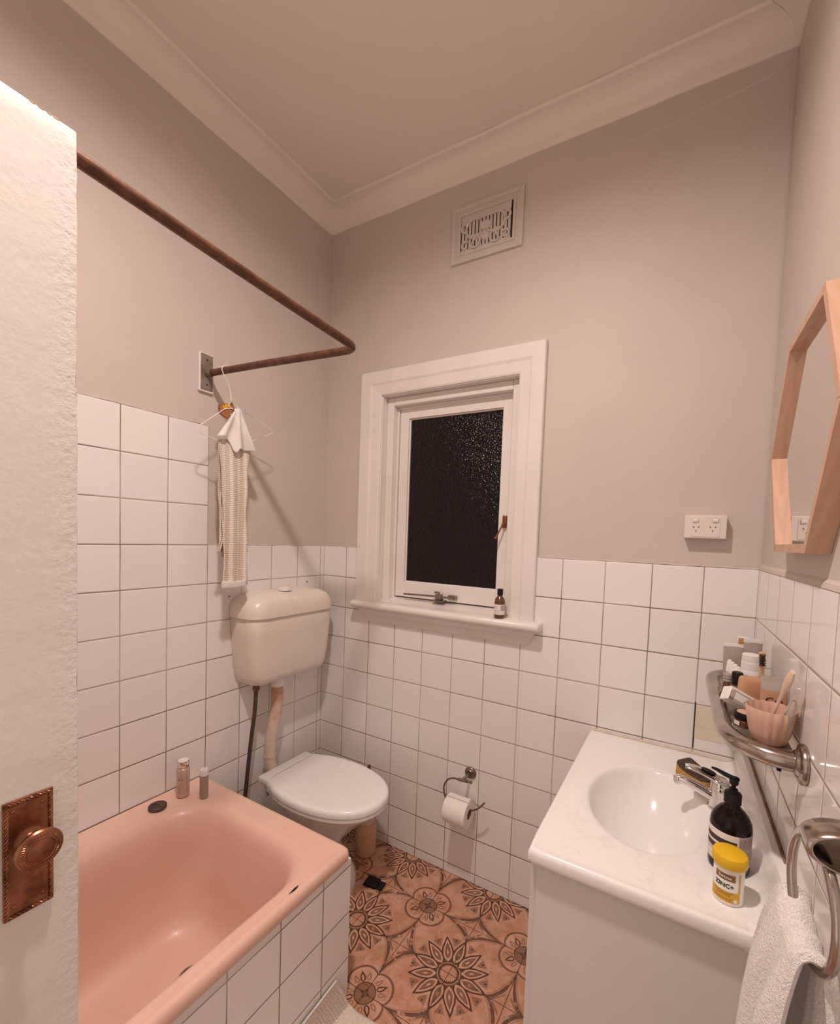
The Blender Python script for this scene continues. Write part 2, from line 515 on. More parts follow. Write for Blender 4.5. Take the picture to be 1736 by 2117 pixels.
M['pipe_brown'] = mottled('stained_pipe', (0.60, 0.34, 0.23), (0.42, 0.21, 0.13), 30, 0.5, 0.0005, 90)
M['towel'] = mat('white_terry', (0.90, 0.86, 0.83), 0.95, sheen=0.3)
bs(M['towel']); setc(M['towel'], mixc(sstep(noise(240, 2, 0.6), 0.35, 0.6), (0.84, 0.80, 0.76), (0.93, 0.90, 0.87)))
setbump(M['towel'], noise(420, 2, 0.7) + noise(120, 2, 0.6) * 0.7, 0.0032)
M['bathmat'] = mottled('bobbly_mat', (0.84, 0.74, 0.66), (0.76, 0.64, 0.56), 160, 0.95, 0.001, 400)
M['veil'] = mat('white_gauze', (0.93, 0.89, 0.87), 0.9, alpha=0.8)
bs(M['veil']); setc(M['veil'], mixc(sstep(noise(14, 2, 0.5), 0.4, 0.65), (0.95, 0.91, 0.89), (0.86, 0.81, 0.78)))
M['strap'] = mat('woven_strap', (0.8, 0.7, 0.6), 0.95)
bs(M['strap'])
_x, _y, _z = xyz(gpos())
_s = esin((_y + (noise(30, 2, 0.6) - 0.5) * 0.006) * (2 * PI / 0.030) + 0.8)
_c = mixc(sstep(_s, -0.2, 0.7), (0.66, 0.57, 0.49), (0.84, 0.75, 0.66))
_or = band(_y, -0.642, -0.636, 0.001) * sstep(noise(160, 1, 0.5), 0.45, 0.6) * (1 - sstep(_z, 1.50, 1.62))
_c = mixc(_or * 0.7, _c, (0.80, 0.42, 0.25))
setc(M['strap'], _c); setbump(M['strap'], noise(300, 2, 0.6) + esin(_z * 900) * 0.25, 0.0018)
M['wire'] = mottled('white_wire', (0.88, 0.84, 0.80), (0.80, 0.75, 0.70), 40, 0.3)
M['brown_foam'] = mottled('brown_foam', (0.36, 0.15, 0.06), (0.40, 0.17, 0.07), 30, 0.85)
M['mirror'] = mat('mirror_glass', (0.86, 0.82, 0.80), 0.01, metal=1)
bs(M['mirror']); setc(M['mirror'], mixc(noise(2, 1, 0.5), (0.86, 0.83, 0.81), (0.85, 0.82, 0.80)))
M['pane'] = mat('pebbled_night_glass', (0.20, 0.15, 0.12), 0.20, trans=1.0, spec=0.22, ior=1.38)
bs(M['pane'])
_vor = E.nt.nodes.new('ShaderNodeTexVoronoi'); _vor.inputs['Scale'].default_value = 140
E.nt.links.new(gpos(), _vor.inputs['Vector'])
setc(M['pane'], mixc(noise(25, 2, 0.5), (0.22, 0.16, 0.13), (0.16, 0.115, 0.09)))
setbump(M['pane'], E(_vor.outputs['Distance']) + noise(60, 2, 0.5) * 0.6, 0.003)
M['mould'] = mottled('brown_sealant', (0.16, 0.075, 0.04), (0.34, 0.21, 0.14), 22, 0.7)
M['caulk'] = mottled('cream_sealant', (0.74, 0.66, 0.55), (0.66, 0.57, 0.47), 24, 0.5, 0.001, 60)
M['cream_tile'] = mottled('cream_tile', (0.80, 0.72, 0.58), (0.77, 0.68, 0.54), 10, 0.25)
M['dark_hole'] = mottled('dark_hole', (0.02, 0.014, 0.01), (0.03, 0.02, 0.015), 30, 0.9)
M['socket'] = mottled('outlet_plastic', (0.80, 0.735, 0.67), (0.78, 0.715, 0.65), 20, 0.35)
M['bulb'] = mat('lit_globe', (1, 1, 1), 0.4, emit=LAMP_COL, estr=LAMP_POWER)

# ============================================================ ROOM SHELL
struct('floor', BX(-0.12, 2.05, FY - 0.9, 0.14, -0.08, 0.0), M['floor'])
struct('ceiling', BX(-0.12, 2.05, FY - 0.2, 0.14, CZ, CZ + 0.08), M['ceil'])

TS = 0.005   # tiles stand proud of the plaster
wl = struct('wall_left', BX(-0.12, -TS, FY - 0.12, 0.14, 0, CZ), M['plaster'])
bm = NB(); box(bm, -TS, 0, -0.638, 0.0, 0, ZT, 0.0012, 2); box(bm, -TS, 0, FY, -0.638, 0, ZT + 3 * P, 0.0012, 2)
obj('tiling', bm, M['tile_left'], wl, label='white square glazed tiles')
# back wall with the window opening
WX0, WX1, WZ0, WZ1 = 0.345, 1.020, 1.165, 2.135
bm = NB()
box(bm, 0 - TS, WX0, TS, 0.14, 0, CZ); box(bm, WX1, 1.9, TS, 0.14, 0, CZ)
box(bm, WX0, WX1, TS, 0.14, 0, WZ0 - 0.03); box(bm, WX0, WX1, TS, 0.14, WZ1, CZ)
wb = struct('wall_back', bm, M['plaster'])
bm = NB()
box(bm, 0, 0.29, 0, TS, 0, ZT, 0.0012, 2); box(bm, 1.08, WX(0), 0, TS, 0, ZT, 0.0012, 2); box(bm, 0.29, 1.08, 0, TS, 0, 1.10)
obj('tiling', bm, M['tile_back'], wb, label='white square glazed tiles with brown grout')
bm = NB(); box(bm, 1.6815, WX(0) - 0.002, -0.0012, 0.0, 0.885, ZT - 3 * P - 0.003, 0.0004, 1); box(bm, 1.6815, WX(0) - 0.002, -0.0012, 0.0, 0.845, 0.882, 0.0004, 1)
obj('patch_tile', bm, M['cream_tile'], wb, label='cream replacement tile')
bm = NB(); box(bm, 1.678, 1.6812, -0.0015, 0.0, 0.81, 0.965)
obj('open_joint', bm, M['dark_hole'], wb, label='dark open joint')
# plaster lip above the tiles (slightly ragged)
def lip(name, pts, parent):
    bm = NB()
    sp = []
    for a, b in zip(pts, pts[1:]):
        a, b = Vector(a), Vector(b); n = max(2, int((b - a).length / 0.02))
        for k in range(n): sp.append(a.lerp(b, k / n) + Vector((0, 0, random.uniform(-0.0012, 0.0014))))
    sp.append(Vector(pts[-1]))
    tube(bm, sp, [0.0028 + random.uniform(-0.0008, 0.0009) for _ in sp], 6)
    obj(name, bm, M['plaster'], parent)
lip('plaster_lip', [(1.115, 0.002, ZT + 0.002), (WX(0), 0.002, ZT + 0.002)], wb)
lip('plaster_lip', [(0, 0.002, ZT + 0.001), (0.235, 0.002, ZT + 0.001)], wb)
lip('plaster_lip', [(-0.002, 0, ZT + 0.001), (-0.002, -0.638, ZT + 0.001)], wl)
lip('plaster_lip', [(-0.002, -0.638, ZT + 3 * P + 0.001), (-0.002, -1.4, ZT + 3 * P + 0.001)], wl)
# right wall, a touch out of square
def skew(bm, x0, x1, y0, y1, z0, z1, **k):
    vs = box(bm, x0, x1, y0, y1, z0, z1, **k)
    for v in set(vs):
        if v.is_valid: v.co.x += 0.0175 * (-v.co.y)
bm = NB(); skew(bm, 1.825 + TS, 1.98, FY - 0.12, 0.0, 0, CZ)
wr = struct('wall_right', bm, M['plaster'])
bm = NB(); skew(bm, 1.825, 1.825 + TS, FY, 0.0, 0, ZT)
obj('tiling', bm, M['tile_right'], wr, label='glossy white square tiles')
bm = NB()
prism(bm, [(0.0, 0.0), (0.0, 0.016), (0.004, 0.010), (0.006, 0.0)], 0.0, -FY, lambda a, b, h: Vector((WX(-h) + TS - a, -h, ZT + b)))
obj('plaster_fillet', bm, M['plaster'], wr)
# wall with the doorway
bm = NB()
box(bm, -0.12, 0.76, FY - 0.12, FY, 0, CZ); box(bm, 1.62, 2.0, FY - 0.12, FY, 0, CZ); box(bm, 0.76, 1.62, FY - 0.12, FY, 2.06, CZ)
struct('wall_front', bm, M['plaster'])
bm = NB()
box(bm, 0.70, 0.775, FY, FY + 0.018, 0, 2.12, 0.004); box(bm, 1.605, 1.68, FY, FY + 0.018, 0, 2.12, 0.004); box(bm, 0.775, 1.605, FY, FY + 0.018, 2.045, 2.12, 0.004)
struct('trim_5', bm, M['white_paint'])
# unseen dark box added outside the window: keeps world light off the pane
bm = NB(); box(bm, -0.3, 1.9, 0.60, 0.66, 0.0, CZ + 0.3); box(bm, -0.3, 1.9, 0.12, 0.66, CZ + 0.08, CZ + 0.3); box(bm, -0.36, -0.3, 0.12, 0.66, 0, CZ + 0.3); box(bm, 1.9, 1.96, 0.12, 0.66, 0, CZ + 0.3); box(bm, -0.3, 1.9, 0.14, 0.6, 0.0, 0.05)
struct('window_light_blocker', bm, M['dark_hole'])

# cornice: cove section swept along each wall with mitred ends
def cove(n):
    pr_ = [(0.0, -0.092), (0.004, -0.090), (0.006, -0.084)]
    for k in range(0, 11):
        a = math.radians(90 * k / 10)
        pr_.append((0.008 + 0.066 * (1 - math.cos(a)), -0.080 + 0.070 * math.sin(a)))
    pr_ += [(0.077, -0.010), (0.081, -0.007), (0.083, 0.0), (0.0, 0.0)]
    return pr_
def cornice(name, a, b, inn, ta, tb):
    """a,b wall corners; inn inward normal; mitre"""
    bm = NB(); a = Vector(a); b = Vector(b); inn = Vector(inn); t = (b - a).normalized()
    rings = []
    N = 14
    for k in range(N + 1):
        f = k / N
        ring = []
        for (d, z) in cove(0):
            pa = a + t * d * ta; pb = b - t * d * tb
            q = pa.lerp(pb, f) + inn * d
            ring.append(Vector((q.x, q.y, CZ + z + (0.0015 * math.sin(k * 1.7)))) if 0 < k < N else Vector((q.x, q.y, CZ + z)))
        rings.append(ring)
    loft(bm, rings, True, True)
    struct(name, bm, M['cove'], None, True)
e0 = (-TS, 0 + TS, 0); e1 = (WX(0) + TS, TS, 0); e2 = (WX(FY) + TS, FY, 0); e3 = (-TS, FY, 0)
cornice('trim_1', e0, e1, (0, -1, 0), 1, 1)
cornice('trim_2', e1, e2, (-1, 0, 0), 1, 1)
cornice('trim_3', e2, e3, (0, 1, 0), 1, 1)
cornice('trim_4', e3, e0, (1, 0, 0), 1, 1)

# ============================================================ WINDOW
wn = thing('window_1', '', '')
del wn['label']; del wn['category']; wn['kind'] = 'structure'
# architrave: section across (outer edge thick) with mitred top
ox0, ox1, oz1 = 0.228, 1.121, 2.246
ix0, ix1, iz1 = 0.347, 1.019, 2.134
def archi():
    bm = NB()
    sec = [(0.0, 0.0), (0.0, 0.020), (0.004, 0.024), (0.055, 0.0235), (0.066, 0.019), (0.105, 0.016), (0.112, 0.013), (0.112, 0.0)]
    # d from outer edge inwards; h out of wall
    path = [(1, 0), ]
    rings = []
    for kind in (0, 1, 2, 3):
        ring = []
        for d, h in sec:
            if kind == 0: p = (ox0 + d * 1.05, 0.003 - h, 1.160)
            elif kind == 1: p = (ox0 + d * 1.05, 0.003 - h, oz1 - d)
            elif kind == 2: p = (ox1 - d * 0.93, 0.003 - h, oz1 - d)
            else: p = (ox1 - d * 0.93, 0.003 - h, 1.160)
            ring.append(p)
        rings.append(ring)
    loft(bm, rings, True, True)
    return bm
obj('architrave', archi(), M['white_paint'], wn)
# reveal lining and stepped frame
bm = NB()
for (x0, x1, z0, z1, y0, y1) in ((ix0 - 0.002, ix0 + 0.004, WZ0, iz1, -0.005, 0.13), (ix1 - 0.004, ix1 + 0.002, WZ0, iz1, -0.005, 0.13), (ix0, ix1, iz1 - 0.004, iz1 + 0.003, -0.005, 0.13)):
    box(bm, x0, x1, y0, y1, z0, z1)
# moulded stop
for (x0, x1, z0, z1) in ((ix0 + 0.004, ix0 + 0.042, WZ0, iz1 - 0.004), (ix1 - 0.042, ix1 - 0.004, WZ0, iz1 - 0.004), (ix0 + 0.042, ix1 - 0.042, iz1 - 0.044, iz1 - 0.004)):
    box(bm, x0, x1, 0.030, 0.125, z0, z1, 0.005, 3)
for (x0, x1, z0, z1) in ((ix0 + 0.042, ix0 + 0.052, WZ0, iz1 - 0.044), (ix1 - 0.052, ix1 - 0.042, WZ0, iz1 - 0.044), (ix0 + 0.052, ix1 - 0.052, iz1 - 0.054, iz1 - 0.044)):
    box(bm, x0, x1, 0.062, 0.125, z0, z1, 0.002, 2)
obj('window_frame', bm, M['white_paint'], wn)
# sash
sx0, sx1, sz0, sz1 = 0.402, 0.964, 1.190, 2.083
gx0, gx1, gz0, gz1 = 0.450, 0.924, 1.262, 2.036
bm = NB()
box(bm, sx0, gx0, 0.070, 0.108, sz0, sz1, 0.002); box(bm, gx1, sx1, 0.070, 0.108, sz0, sz1, 0.002)
box(bm, gx0, gx1, 0.070, 0.108, sz0, gz0, 0.002); box(bm, gx0, gx1, 0.070, 0.108, gz1, sz1, 0.002)
for (x0, x1, z0, z1) in ((gx0 - 0.002, gx0 + 0.005, gz0, gz1), (gx1 - 0.005, gx1 + 0.002, gz0, gz1), (gx0, gx1, gz0 - 0.002, gz0 + 0.005), (gx0, gx1, gz1 - 0.005, gz1 + 0.002)):
    box(bm, x0, x1, 0.080, 0.098, z0, z1, 0.0015)
obj('sash', bm, M['white_paint'], wn)
obj('glass_pane', BX(gx0, gx1, 0.086, 0.090, gz0, gz1), M['pane'], wn, label='dark textured glass')
# sill board with rounded nose, apron moulding beneath
bm = NB()
prf = [(0.13, 1.185), (0.075, 1.183), (0.030, 1.168), (-0.030, 1.166)]
for k in range(0, 13):
    a = math.radians(90 - 180 * k / 12)
    prf.append((-0.046 - 0.018 * math.cos(a), 1.147 + 0.018 * math.sin(a)))
prf += [(-0.030, 1.129), (0.005, 1.129), (0.13, 1.129)]
rings = []
for x in (0.0, 1.0):
    pass
def sillx(f, y):   # the nose runs past the opening
    return None
inner = [(0.12, 1.185), (0.075, 1.183), (0.030, 1.168), (0.004, 1.166), (0.004, 1.129), (0.12, 1.129)]
prism(bm, inner, ix0 + 0.001, ix1 - 0.001, lambda a, b, h: Vector((h, min(a, 0.12), b)))
nose = [(0.004, 1.166)] + [(y, z) for y, z in prf if y < -0.02] + [(0.004, 1.129)]
def nose_ring(x, s):
    c = Vector((0, -0.035, 1.1475))
    return [Vector((x, c.y + (y - c.y) * s if y < 0 else y, c.z + (z - c.z) * s)) for y, z in nose]
loft(bm, [nose_ring(0.226, 0.55), nose_ring(0.229, 0.85), nose_ring(0.235, 1), nose_ring(1.146, 1), nose_ring(1.152, 0.85), nose_ring(1.155, 0.55)], True, True)
obj('window_sill', bm, M['white_paint'], wn, True)
bm = NB()
ap = [(0.0, 1.130), (-0.036, 1.130), (-0.038, 1.118), (-0.030, 1.104), (-0.020, 1.092), (-0.014, 1.076), (-0.012, 1.066), (0.0, 1.066)]
def apr(x, k):
    return [Vector((x + k * (1.130 - z) * 0.6, y, z)) for y, z in ap]
loft(bm, [apr(0.258, 1), apr(1.136, -1)], True, True)
obj('apron', bm, M['white_paint'], wn)
# latch
bm = NB()
box(bm, 0.945, 0.962, 0.058, 0.070, 1.530, 1.582, 0.002)
lathe(bm, [(0.009, 0), (0.010, 0.004), (0.006, 0.012), (0.0, 0.012)], (0.953, 0.058, 1.545), 14, AX((0, -1, 0)))
la = obj('window_latch', bm, M['bronze'], wn, True, label='rusty brown latch')
bm = NB(); tube(bm, smooth_path([(0.952, 0.046, 1.545), (0.945, 0.040, 1.525), (0.932, 0.036, 1.495), (0.926, 0.035, 1.484)]), [0.0042, 0.004, 0.0038, 0.0036, 0.0035, 0.0034, 0.0034, 0.0034, 0.0035, 0.0036, 0.0038, 0.004, 0.0045, 0.005, 0.0056, 0.0062, 0.0068, 0.0072, 0.0075], 8)
obj('latch_lever', bm, M['bronze'], la, True)
# casement stay
bm = NB(); tube(bm, [(0.470, 0.045, 1.207), (0.640, 0.045, 1.212), (0.735, 0.052, 1.210)], 0.0042, 8)
st = obj('window_stay', bm, M['dull_metal'], wn, True, label='grey metal casement stay')
bm = NB()
box(bm, 0.642, 0.672, 0.040, 0.066, 1.196, 1.222, 0.004); box(bm, 0.640, 0.664, 0.036, 0.050, 1.226, 1.235, 0.003); box(bm, 0.655, 0.663, 0.040, 0.050, 1.218, 1.232, 0.002)
box(bm, 0.700, 0.744, 0.052, 0.070, 1.203, 1.222, 0.004); box(bm, 0.628, 0.690, 0.036, 0.070, 1.190, 1.196, 0.002)
obj('stay_clamp', bm, M['dull_metal'], st)

# ============================================================ DOOR (open, against the bath)
DXF, DY = 0.836, -1.384
bm = NB()
N = 60
# leaf with slightly worn free edge and top
box(bm, 0.801, DXF, FY + 0.02, DY, 0.012, 2.04, 0.0025, 3)
es = [e for e in bm.edges if abs(e.verts[0].co.z - e.verts[1].co.z) > 1.0]
bmesh.ops.subdivide_edges(bm, edges=es, cuts=70, use_grid_fill=True)
for v in bm.verts:
    if v.co.y > DY - 0.004 and 0.02 < v.co.z < 2.03:
        v.co.y += random.uniform(-0.0011, 0.0008); v.co.x += random.uniform(-0.0004, 0.0004)
dr = struct('door_1', bm, M['door_paint'], None, 40)
bm = NB()
for k in range(4):
    y = -1.402 - k * 0.009 - random.uniform(0, 0.003)
    box(bm, DXF - 0.004, DXF + 0.0002, y - random.uniform(0.004, 0.008), y, 2.0385, 2.0406, 0.0004, 1)
obj('worn_edge', bm, M['pipe_brown'], dr, label='chipped bare wood at the top edge')
bm = NB(); box(bm, DXF, DXF + 0.0045, -1.472, -1.4165, 0.924, 1.093, 0.0012)
pl = obj('handle_plate', bm, M['bronze'], dr, label='aged bronze backplate with rope border')
bm = NB()
# raised rope border
def rope(bm, a, b, r, turns):
    a = Vector(a); b = Vector(b); L = (b - a).length; t = (b - a) / L
    nx = Vector((1, 0, 0)); ny = t.cross(nx)
    for s_ in range(2):
        pts = []
        n = int(turns * 8)
        for k in range(n + 1):
            f = k / n; an = 2 * PI * turns * f + s_ * PI
            pts.append(a + t * (L * f) + (nx * math.cos(an) + ny * math.sin(an)) * r * 0.55)
        tube(bm, pts, r * 0.62, 6)
bx_ = DXF + 0.0055
for a, b, n in (((bx_, -1.4685, 0.929), (bx_, -1.4685, 1.089), 15), ((bx_, -1.4205, 0.929), (bx_, -1.4205, 1.089), 15), ((bx_, -1.4685, 1.089), (bx_, -1.4205, 1.089), 5), ((bx_, -1.4685, 0.928), (bx_, -1.4205, 0.928), 5)):
    rope(bm, a, b, 0.0023, n)
obj('rope_border', bm, M['bronze'], pl, True)
for (yy, zz) in ((-1.461, 1.078), (-1.429, 1.078), (-1.461, 0.941), (-1.429, 0.941)):
    bm = NB(); lathe(bm, [(0.0032, 0), (0.003, 0.001), (0.0018, 0.0018), (0, 0.002)], (DXF + 0.0043, yy, zz), 12, AX((1, 0, 0)))
    obj('screw', bm, M['bronze'], pl, True)
bm = NB()
kc = (DXF + 0.004, -1.4445, 1.030)
lathe(bm, [(0.0175, 0), (0.0175, 0.004), (0.013, 0.006), (0.0105, 0.010), (0.0105, 0.020), (0.014, 0.024), (0.022, 0.028), (0.0262, 0.033), (0.0268, 0.037), (0.025, 0.040), (0.0215, 0.041), (0.0165, 0.0425), (0.0155, 0.0415), (0.010, 0.0435), (0.0, 0.0445)], kc, 40, AX((1, 0, 0)))
kn = obj('door_knob', bm, M['bronze'], dr, True, label='round bronze knob with rope ring')
bm = NB()
for k in range(44):
    a = 2 * PI * k / 44
    c0 = Vector((kc[0] + 0.0402, kc[1] + 0.0175 * math.cos(a), kc[2] + 0.0175 * math.sin(a)))
    a2 = a + 0.13
    c1 = Vector((kc[0] + 0.0400, kc[1] + 0.0222 * math.cos(a2), kc[2] + 0.0222 * math.sin(a2)))
    tube(bm, [c0, (c0 + c1) / 2 + Vector((0.0012, 0, 0)), c1], 0.0013, 5)
obj('rope_ring', bm, M['bronze'], kn, True)

# ============================================================ CEILING LAMP (out of frame, lights the room)
cl = thing('ceiling_lamp', 'round white ceiling light with a recessed opal diffuser', 'lamp', LAMP)
bm = NB(); lathe(bm, [(0.0, -0.006)] + [(0.060 * math.cos(math.radians(a)), 0.006 * math.sin(math.radians(a))) for a in range(-80, 1, 10)], LAMP, 24, cap=False)
bmesh.ops.remove_doubles(bm, verts=bm.verts[:], dist=1e-6)
obj('diffuser', bm, M['bulb'], cl, True)
bm = NB(); lathe(bm, [(0, 0.001), (0.0605, 0.001), (0.0605, -0.014), (0.062, -0.016), (0.066, -0.014), (0.066, 0.040), (0.060, 0.060), (0.060, 0.090), (0, 0.090)], LAMP, 32)
obj('lamp_holder', bm, M['cap_white'], cl, True)

# ============================================================ BATH
bath = thing('bathtub', 'pink enamelled bathtub with a wide flat rim, set against the left wall', 'bathtub', (0.38, -1.4, 0.0))
bm = NB()
BY0, BY1 = FY + 0.004, -0.650
def rr(x0, x1, y0, y1, r, z): return [Vector((x, y, z)) for x, y in rrect(x0, x1, y0, y1, r, 10)]
zr = 0.498
rings = []
# outside roll upwards, over the rim, into the bowl
rings.append(rr(0.006, 0.757, BY0, BY1 - 0.003, 0.012, zr - 0.040))
rings.append(rr(0.002, 0.764, BY0, BY1 + 0.002, 0.014, zr - 0.034))
rings.append(rr(0.001, 0.766, BY0, BY1 + 0.003, 0.015, zr - 0.018))
rings.append(rr(0.001, 0.764, BY0, BY1 + 0.002, 0.016, zr - 0.006))
rings.append(rr(0.003, 0.758, BY0 + 0.002, BY1 - 0.003, 0.016, zr + 0.001))
rings.append(rr(0.006, 0.750, BY0 + 0.005, BY1 - 0.010, 0.018, zr + 0.003))
rings.append(rr(0.010, 0.742, BY0 + 0.008, BY1 - 0.018, 0.020, zr - 0.0005))
rings.append(rr(0.014, 0.738, BY0 + 0.012, BY1 - 0.022, 0.022, zr - 0.001))
NI = 0.000
rings.append(rr(0.085, 0.722, BY0 + 0.10, -0.715, 0.13, zr - 0.0015))
rings.append(rr(0.100, 0.716, BY0 + 0.115, -0.722, 0.14, zr - 0.003))
rings.append(rr(0.118, 0.706, BY0 + 0.13, -0.736, 0.145, zr - 0.010))
rings.append(rr(0.132, 0.696, BY0 + 0.145, -0.748, 0.145, zr - 0.028))
rings.append(rr(0.142, 0.688, BY0 + 0.16, -0.757, 0.142, zr - 0.060))
rings.append(rr(0.158, 0.676, BY0 + 0.20, -0.772, 0.135, zr - 0.160))
rings.append(rr(0.172, 0.664, BY0 + 0.25, -0.786, 0.125, zr - 0.260))
rings.append(rr(0.182, 0.654, BY0 + 0.29, -0.797, 0.12, zr - 0.318))
rings.append(rr(0.198, 0.640, BY0 + 0.32, -0.812, 0.11, zr - 0.352))
rings.append(rr(0.228, 0.612, BY0 + 0.36, -0.838, 0.09, zr - 0.374))
rings.append(rr(0.280, 0.560, BY0 + 0.42, -0.885, 0.06, zr - 0.384))
rings.append(rr(0.340, 0.470, BY0 + 0.55, -1.00, 0.04, zr - 0.386))
loft(bm, rings, False, True)
obj('tub', bm, M['enamel_pink'], bath, 60)
bm = NB()
lathe(bm, [(0.039, 0.0), (0.039, 0.003), (0.035, 0.0050), (0.028, 0.002), (0.026, -0.004), (0, -0.004)], (0.392, -0.925, zr - 0.3835), 32)
dg = obj('drain', bm, M['dull_metal'], bath, True, label='dark metal plughole ring')
bm = NB(); lathe(bm, [(0.021, 0), (0.020, 0.002), (0, 0.002)], (0.392, -0.925, zr - 0.3865), 24)
obj('drain_grate', bm, M['dark_hole'], dg)
bm = NB(); tube(bm, smooth_path([(0.745, -0.842, zr + 0.0042), (0.7465, -0.860, zr + 0.0044), (0.7455, -0.876, zr + 0.0038)]), [0.0005, 0.001, 0.0016, 0.0022, 0.0025, 0.0026, 0.0026, 0.0022, 0.0018, 0.0014, 0.001, 0.0008, 0.0005], 6)
obj('chip', bm, M['black'], bath, label='black chip in the enamel edge')
bp = thing('bath_surround', 'white tiled front panel and end wall boxing in the pink bathtub', 'bath panel', (0.76, -1.4, 0))
bm = NB(); box(bm, 0.735, 0.760, FY + 0.004, BY1 + 0.013, 0.0, zr - 0.040, 0.001)
obj('front_panel', bm, M['tile_panel'], bp)
bm = NB(); box(bm, 0.001, 0.735, BY1 - 0.02, BY1 + 0.003, 0.0, zr - 0.040)
obj('end_panel', bm, M['tile_end'], bp)

# bottles and plug on the rim
def bottle(name, label, cat, loc, prof_parts, group=None):
    t = thing(name, label, cat, loc, group)
    for (pn, prof, m_, kw) in prof_parts:
        bm = NB(); lathe(bm, prof, loc, 36, cap=True)
        obj(pn, bm, M[m_], t, True, label=kw)
    return t

def text_on_cyl(txt, size, c, rad, z, ang, m, parent, name, spread=1.0, bold=0):
    cu = bpy.data.curves.new('txt', 'FONT'); cu.body = txt; cu.size = size; cu.align_x = 'CENTER'; cu.resolution_u = 3
    cu.offset = bold
    to = bpy.data.objects.new('txt', cu); link(to)
    dg_ = bpy.context.evaluated_depsgraph_get()
    me = bpy.data.meshes.new_from_object(to.evaluated_get(dg_))
    bm = NB(); bm.from_mesh(me)
    bmesh.ops.triangulate(bm, faces=bm.faces[:])
    long_ = [e for e in bm.edges if e.calc_length() > size * 0.25]
    bmesh.ops.subdivide_edges(bm, edges=long_, cuts=2)
    for v in bm.verts:
        a = ang + v.co.x * spread / rad
        v.co = Vector((c[0] + rad * math.cos(a), c[1] + rad * math.sin(a), z + v.co.y))
    bpy.data.objects.remove(to); bpy.data.curves.remove(cu)
    return obj(name, bm, m, parent)

def wrap(bm, c, rad, a0, a1, z0, z1, n=16, th=0.0):
    """curved patch on a cylinder"""
    A = []; B = []
    for k in range(n + 1):
        a = a0 + (a1 - a0) * k / n
        A.append(bm.verts.new((c[0] + rad * math.cos(a), c[1] + rad * math.sin(a), z0)))
        B.append(bm.verts.new((c[0] + rad * math.cos(a), c[1] + rad * math.sin(a), z1)))
    for k in range(n):
        bm.faces.new((A[k], A[k + 1], B[k + 1], B[k]))

zb = zr
c1 = (0.070, -0.768, zb)
t = bottle('shampoo_bottle', 'champagne metallic bottle with pale cap, taller of two on the pink rim', 'bottle', c1, [
    ('body', [(0.0, 0), (0.019, 0), (0.0215, 0.003), (0.0215, 0.100), (0.0205, 0.104), (0.018, 0.106), (0.018, 0.110), (0, 0.110)], 'shampoo', None),
    ('cap', [(0.0, 0.110), (0.0185, 0.110), (0.0195, 0.112), (0.0195, 0.130), (0.0185, 0.133), (0, 0.133)], 'chrome', 'chrome cap')])
bm = NB(); lathe(bm, [(0.0178, 0), (0.0175, 0.0012), (0, 0.0012)], (c1[0], c1[1], zb + 0.1326), 32)
obj('cap_top', bm, M['cap_white'], t, label='pale pink disc on the cap')
fa = math.atan2(-1.69 - c1[1], 1.63 - c1[0]) - 0.42
text_on_cyl('K•', 0.017, c1, 0.0218, zb + 0.064, fa, M['ink_brown'], t, 'lettering')
bm = NB()
for k, (wd_, zz) in enumerate(((0.34, 0.086), (0.30, 0.083), (0.36, 0.050), (0.33, 0.046), (0.36, 0.042), (0.28, 0.038), (0.32, 0.034), (0.2, 0.018))):
    wrap(bm, c1, 0.0218, fa - wd_ * 0.7, fa + wd_ * 0.8, zb + zz, zb + zz + 0.0016, 8)
obj('small_print', bm, M['label_grey'], t)
c2 = (0.142, -0.733, zb)
t = bottle('toiletry_bottle', 'small grey bottle with white cap beside the champagne shampoo bottle', 'bottle', c2, [
    ('body', [(0.0, 0), (0.0125, 0), (0.0145, 0.002), (0.0145, 0.084), (0, 0.084)], 'grey_liquid', None),
    ('cap', [(0.0, 0.084), (0.0142, 0.084), (0.0145, 0.086), (0.0145, 0.103), (0.0138, 0.105), (0, 0.105)], 'cap_white', 'white cap')])
t = thing('bath_plug', 'dark brown rubber bath plug with ring lying on the pink bath rim', 'plug', (0.071, -0.858, zb))
bm = NB(); lathe(bm, [(0, 0), (0.026, 0), (0.0285, 0.003), (0.0285, 0.010), (0.0265, 0.012), (0.023, 0.010), (0, 0.009)], (0.071, -0.858, zb - 0.0005), 32)
obj('stopper', bm, M['black_rubber'], t, True)
bm = NB()
tube(bm, smooth_path([(0.071 + 0.020 * math.cos(a), -0.858 + 0.006 * math.cos(a), zb + 0.0095 + 0.007 * math.sin(a)) for a in [PI * k / 8 for k in range(9)]], 3), 0.0014, 6)
obj('pull_ring', bm, M['bronze'], t, True)

# ============================================================ TOILET
tz = 0.0
toi = thing('toilet', 'white toilet with closed lid in the corner behind the pink bathtub', 'toilet', (0.32, -0.315, 0))
yc = -0.318
def seat_outline(z, g=0.0, nose=0.640, hw=0.186):
    """rounded D shape with a squared hinge end; g grows the outline"""
    pts = []
    for k in range(0, 41):
        a = -PI / 2 + PI * k / 40
        cx_ = 0.345
        r = nose - cx_
        pts.append((cx_ + (r + g) * abs(math.cos(a)) ** 0.90, yc + (hw + g) * math.copysign(abs(math.sin(a)) ** 0.92, math.sin(a))))
    back = [(0.285, yc + hw * 0.985 + g), (0.225, yc + hw * 0.92 + g), (0.168, yc + hw * 0.80 + g), (0.148, yc + hw * 0.775 + g)]
    pts += back
    pts += [(x, 2 * yc - y) for x, y in reversed(back)]
    return [Vector((x, y, z)) for x, y in pts]
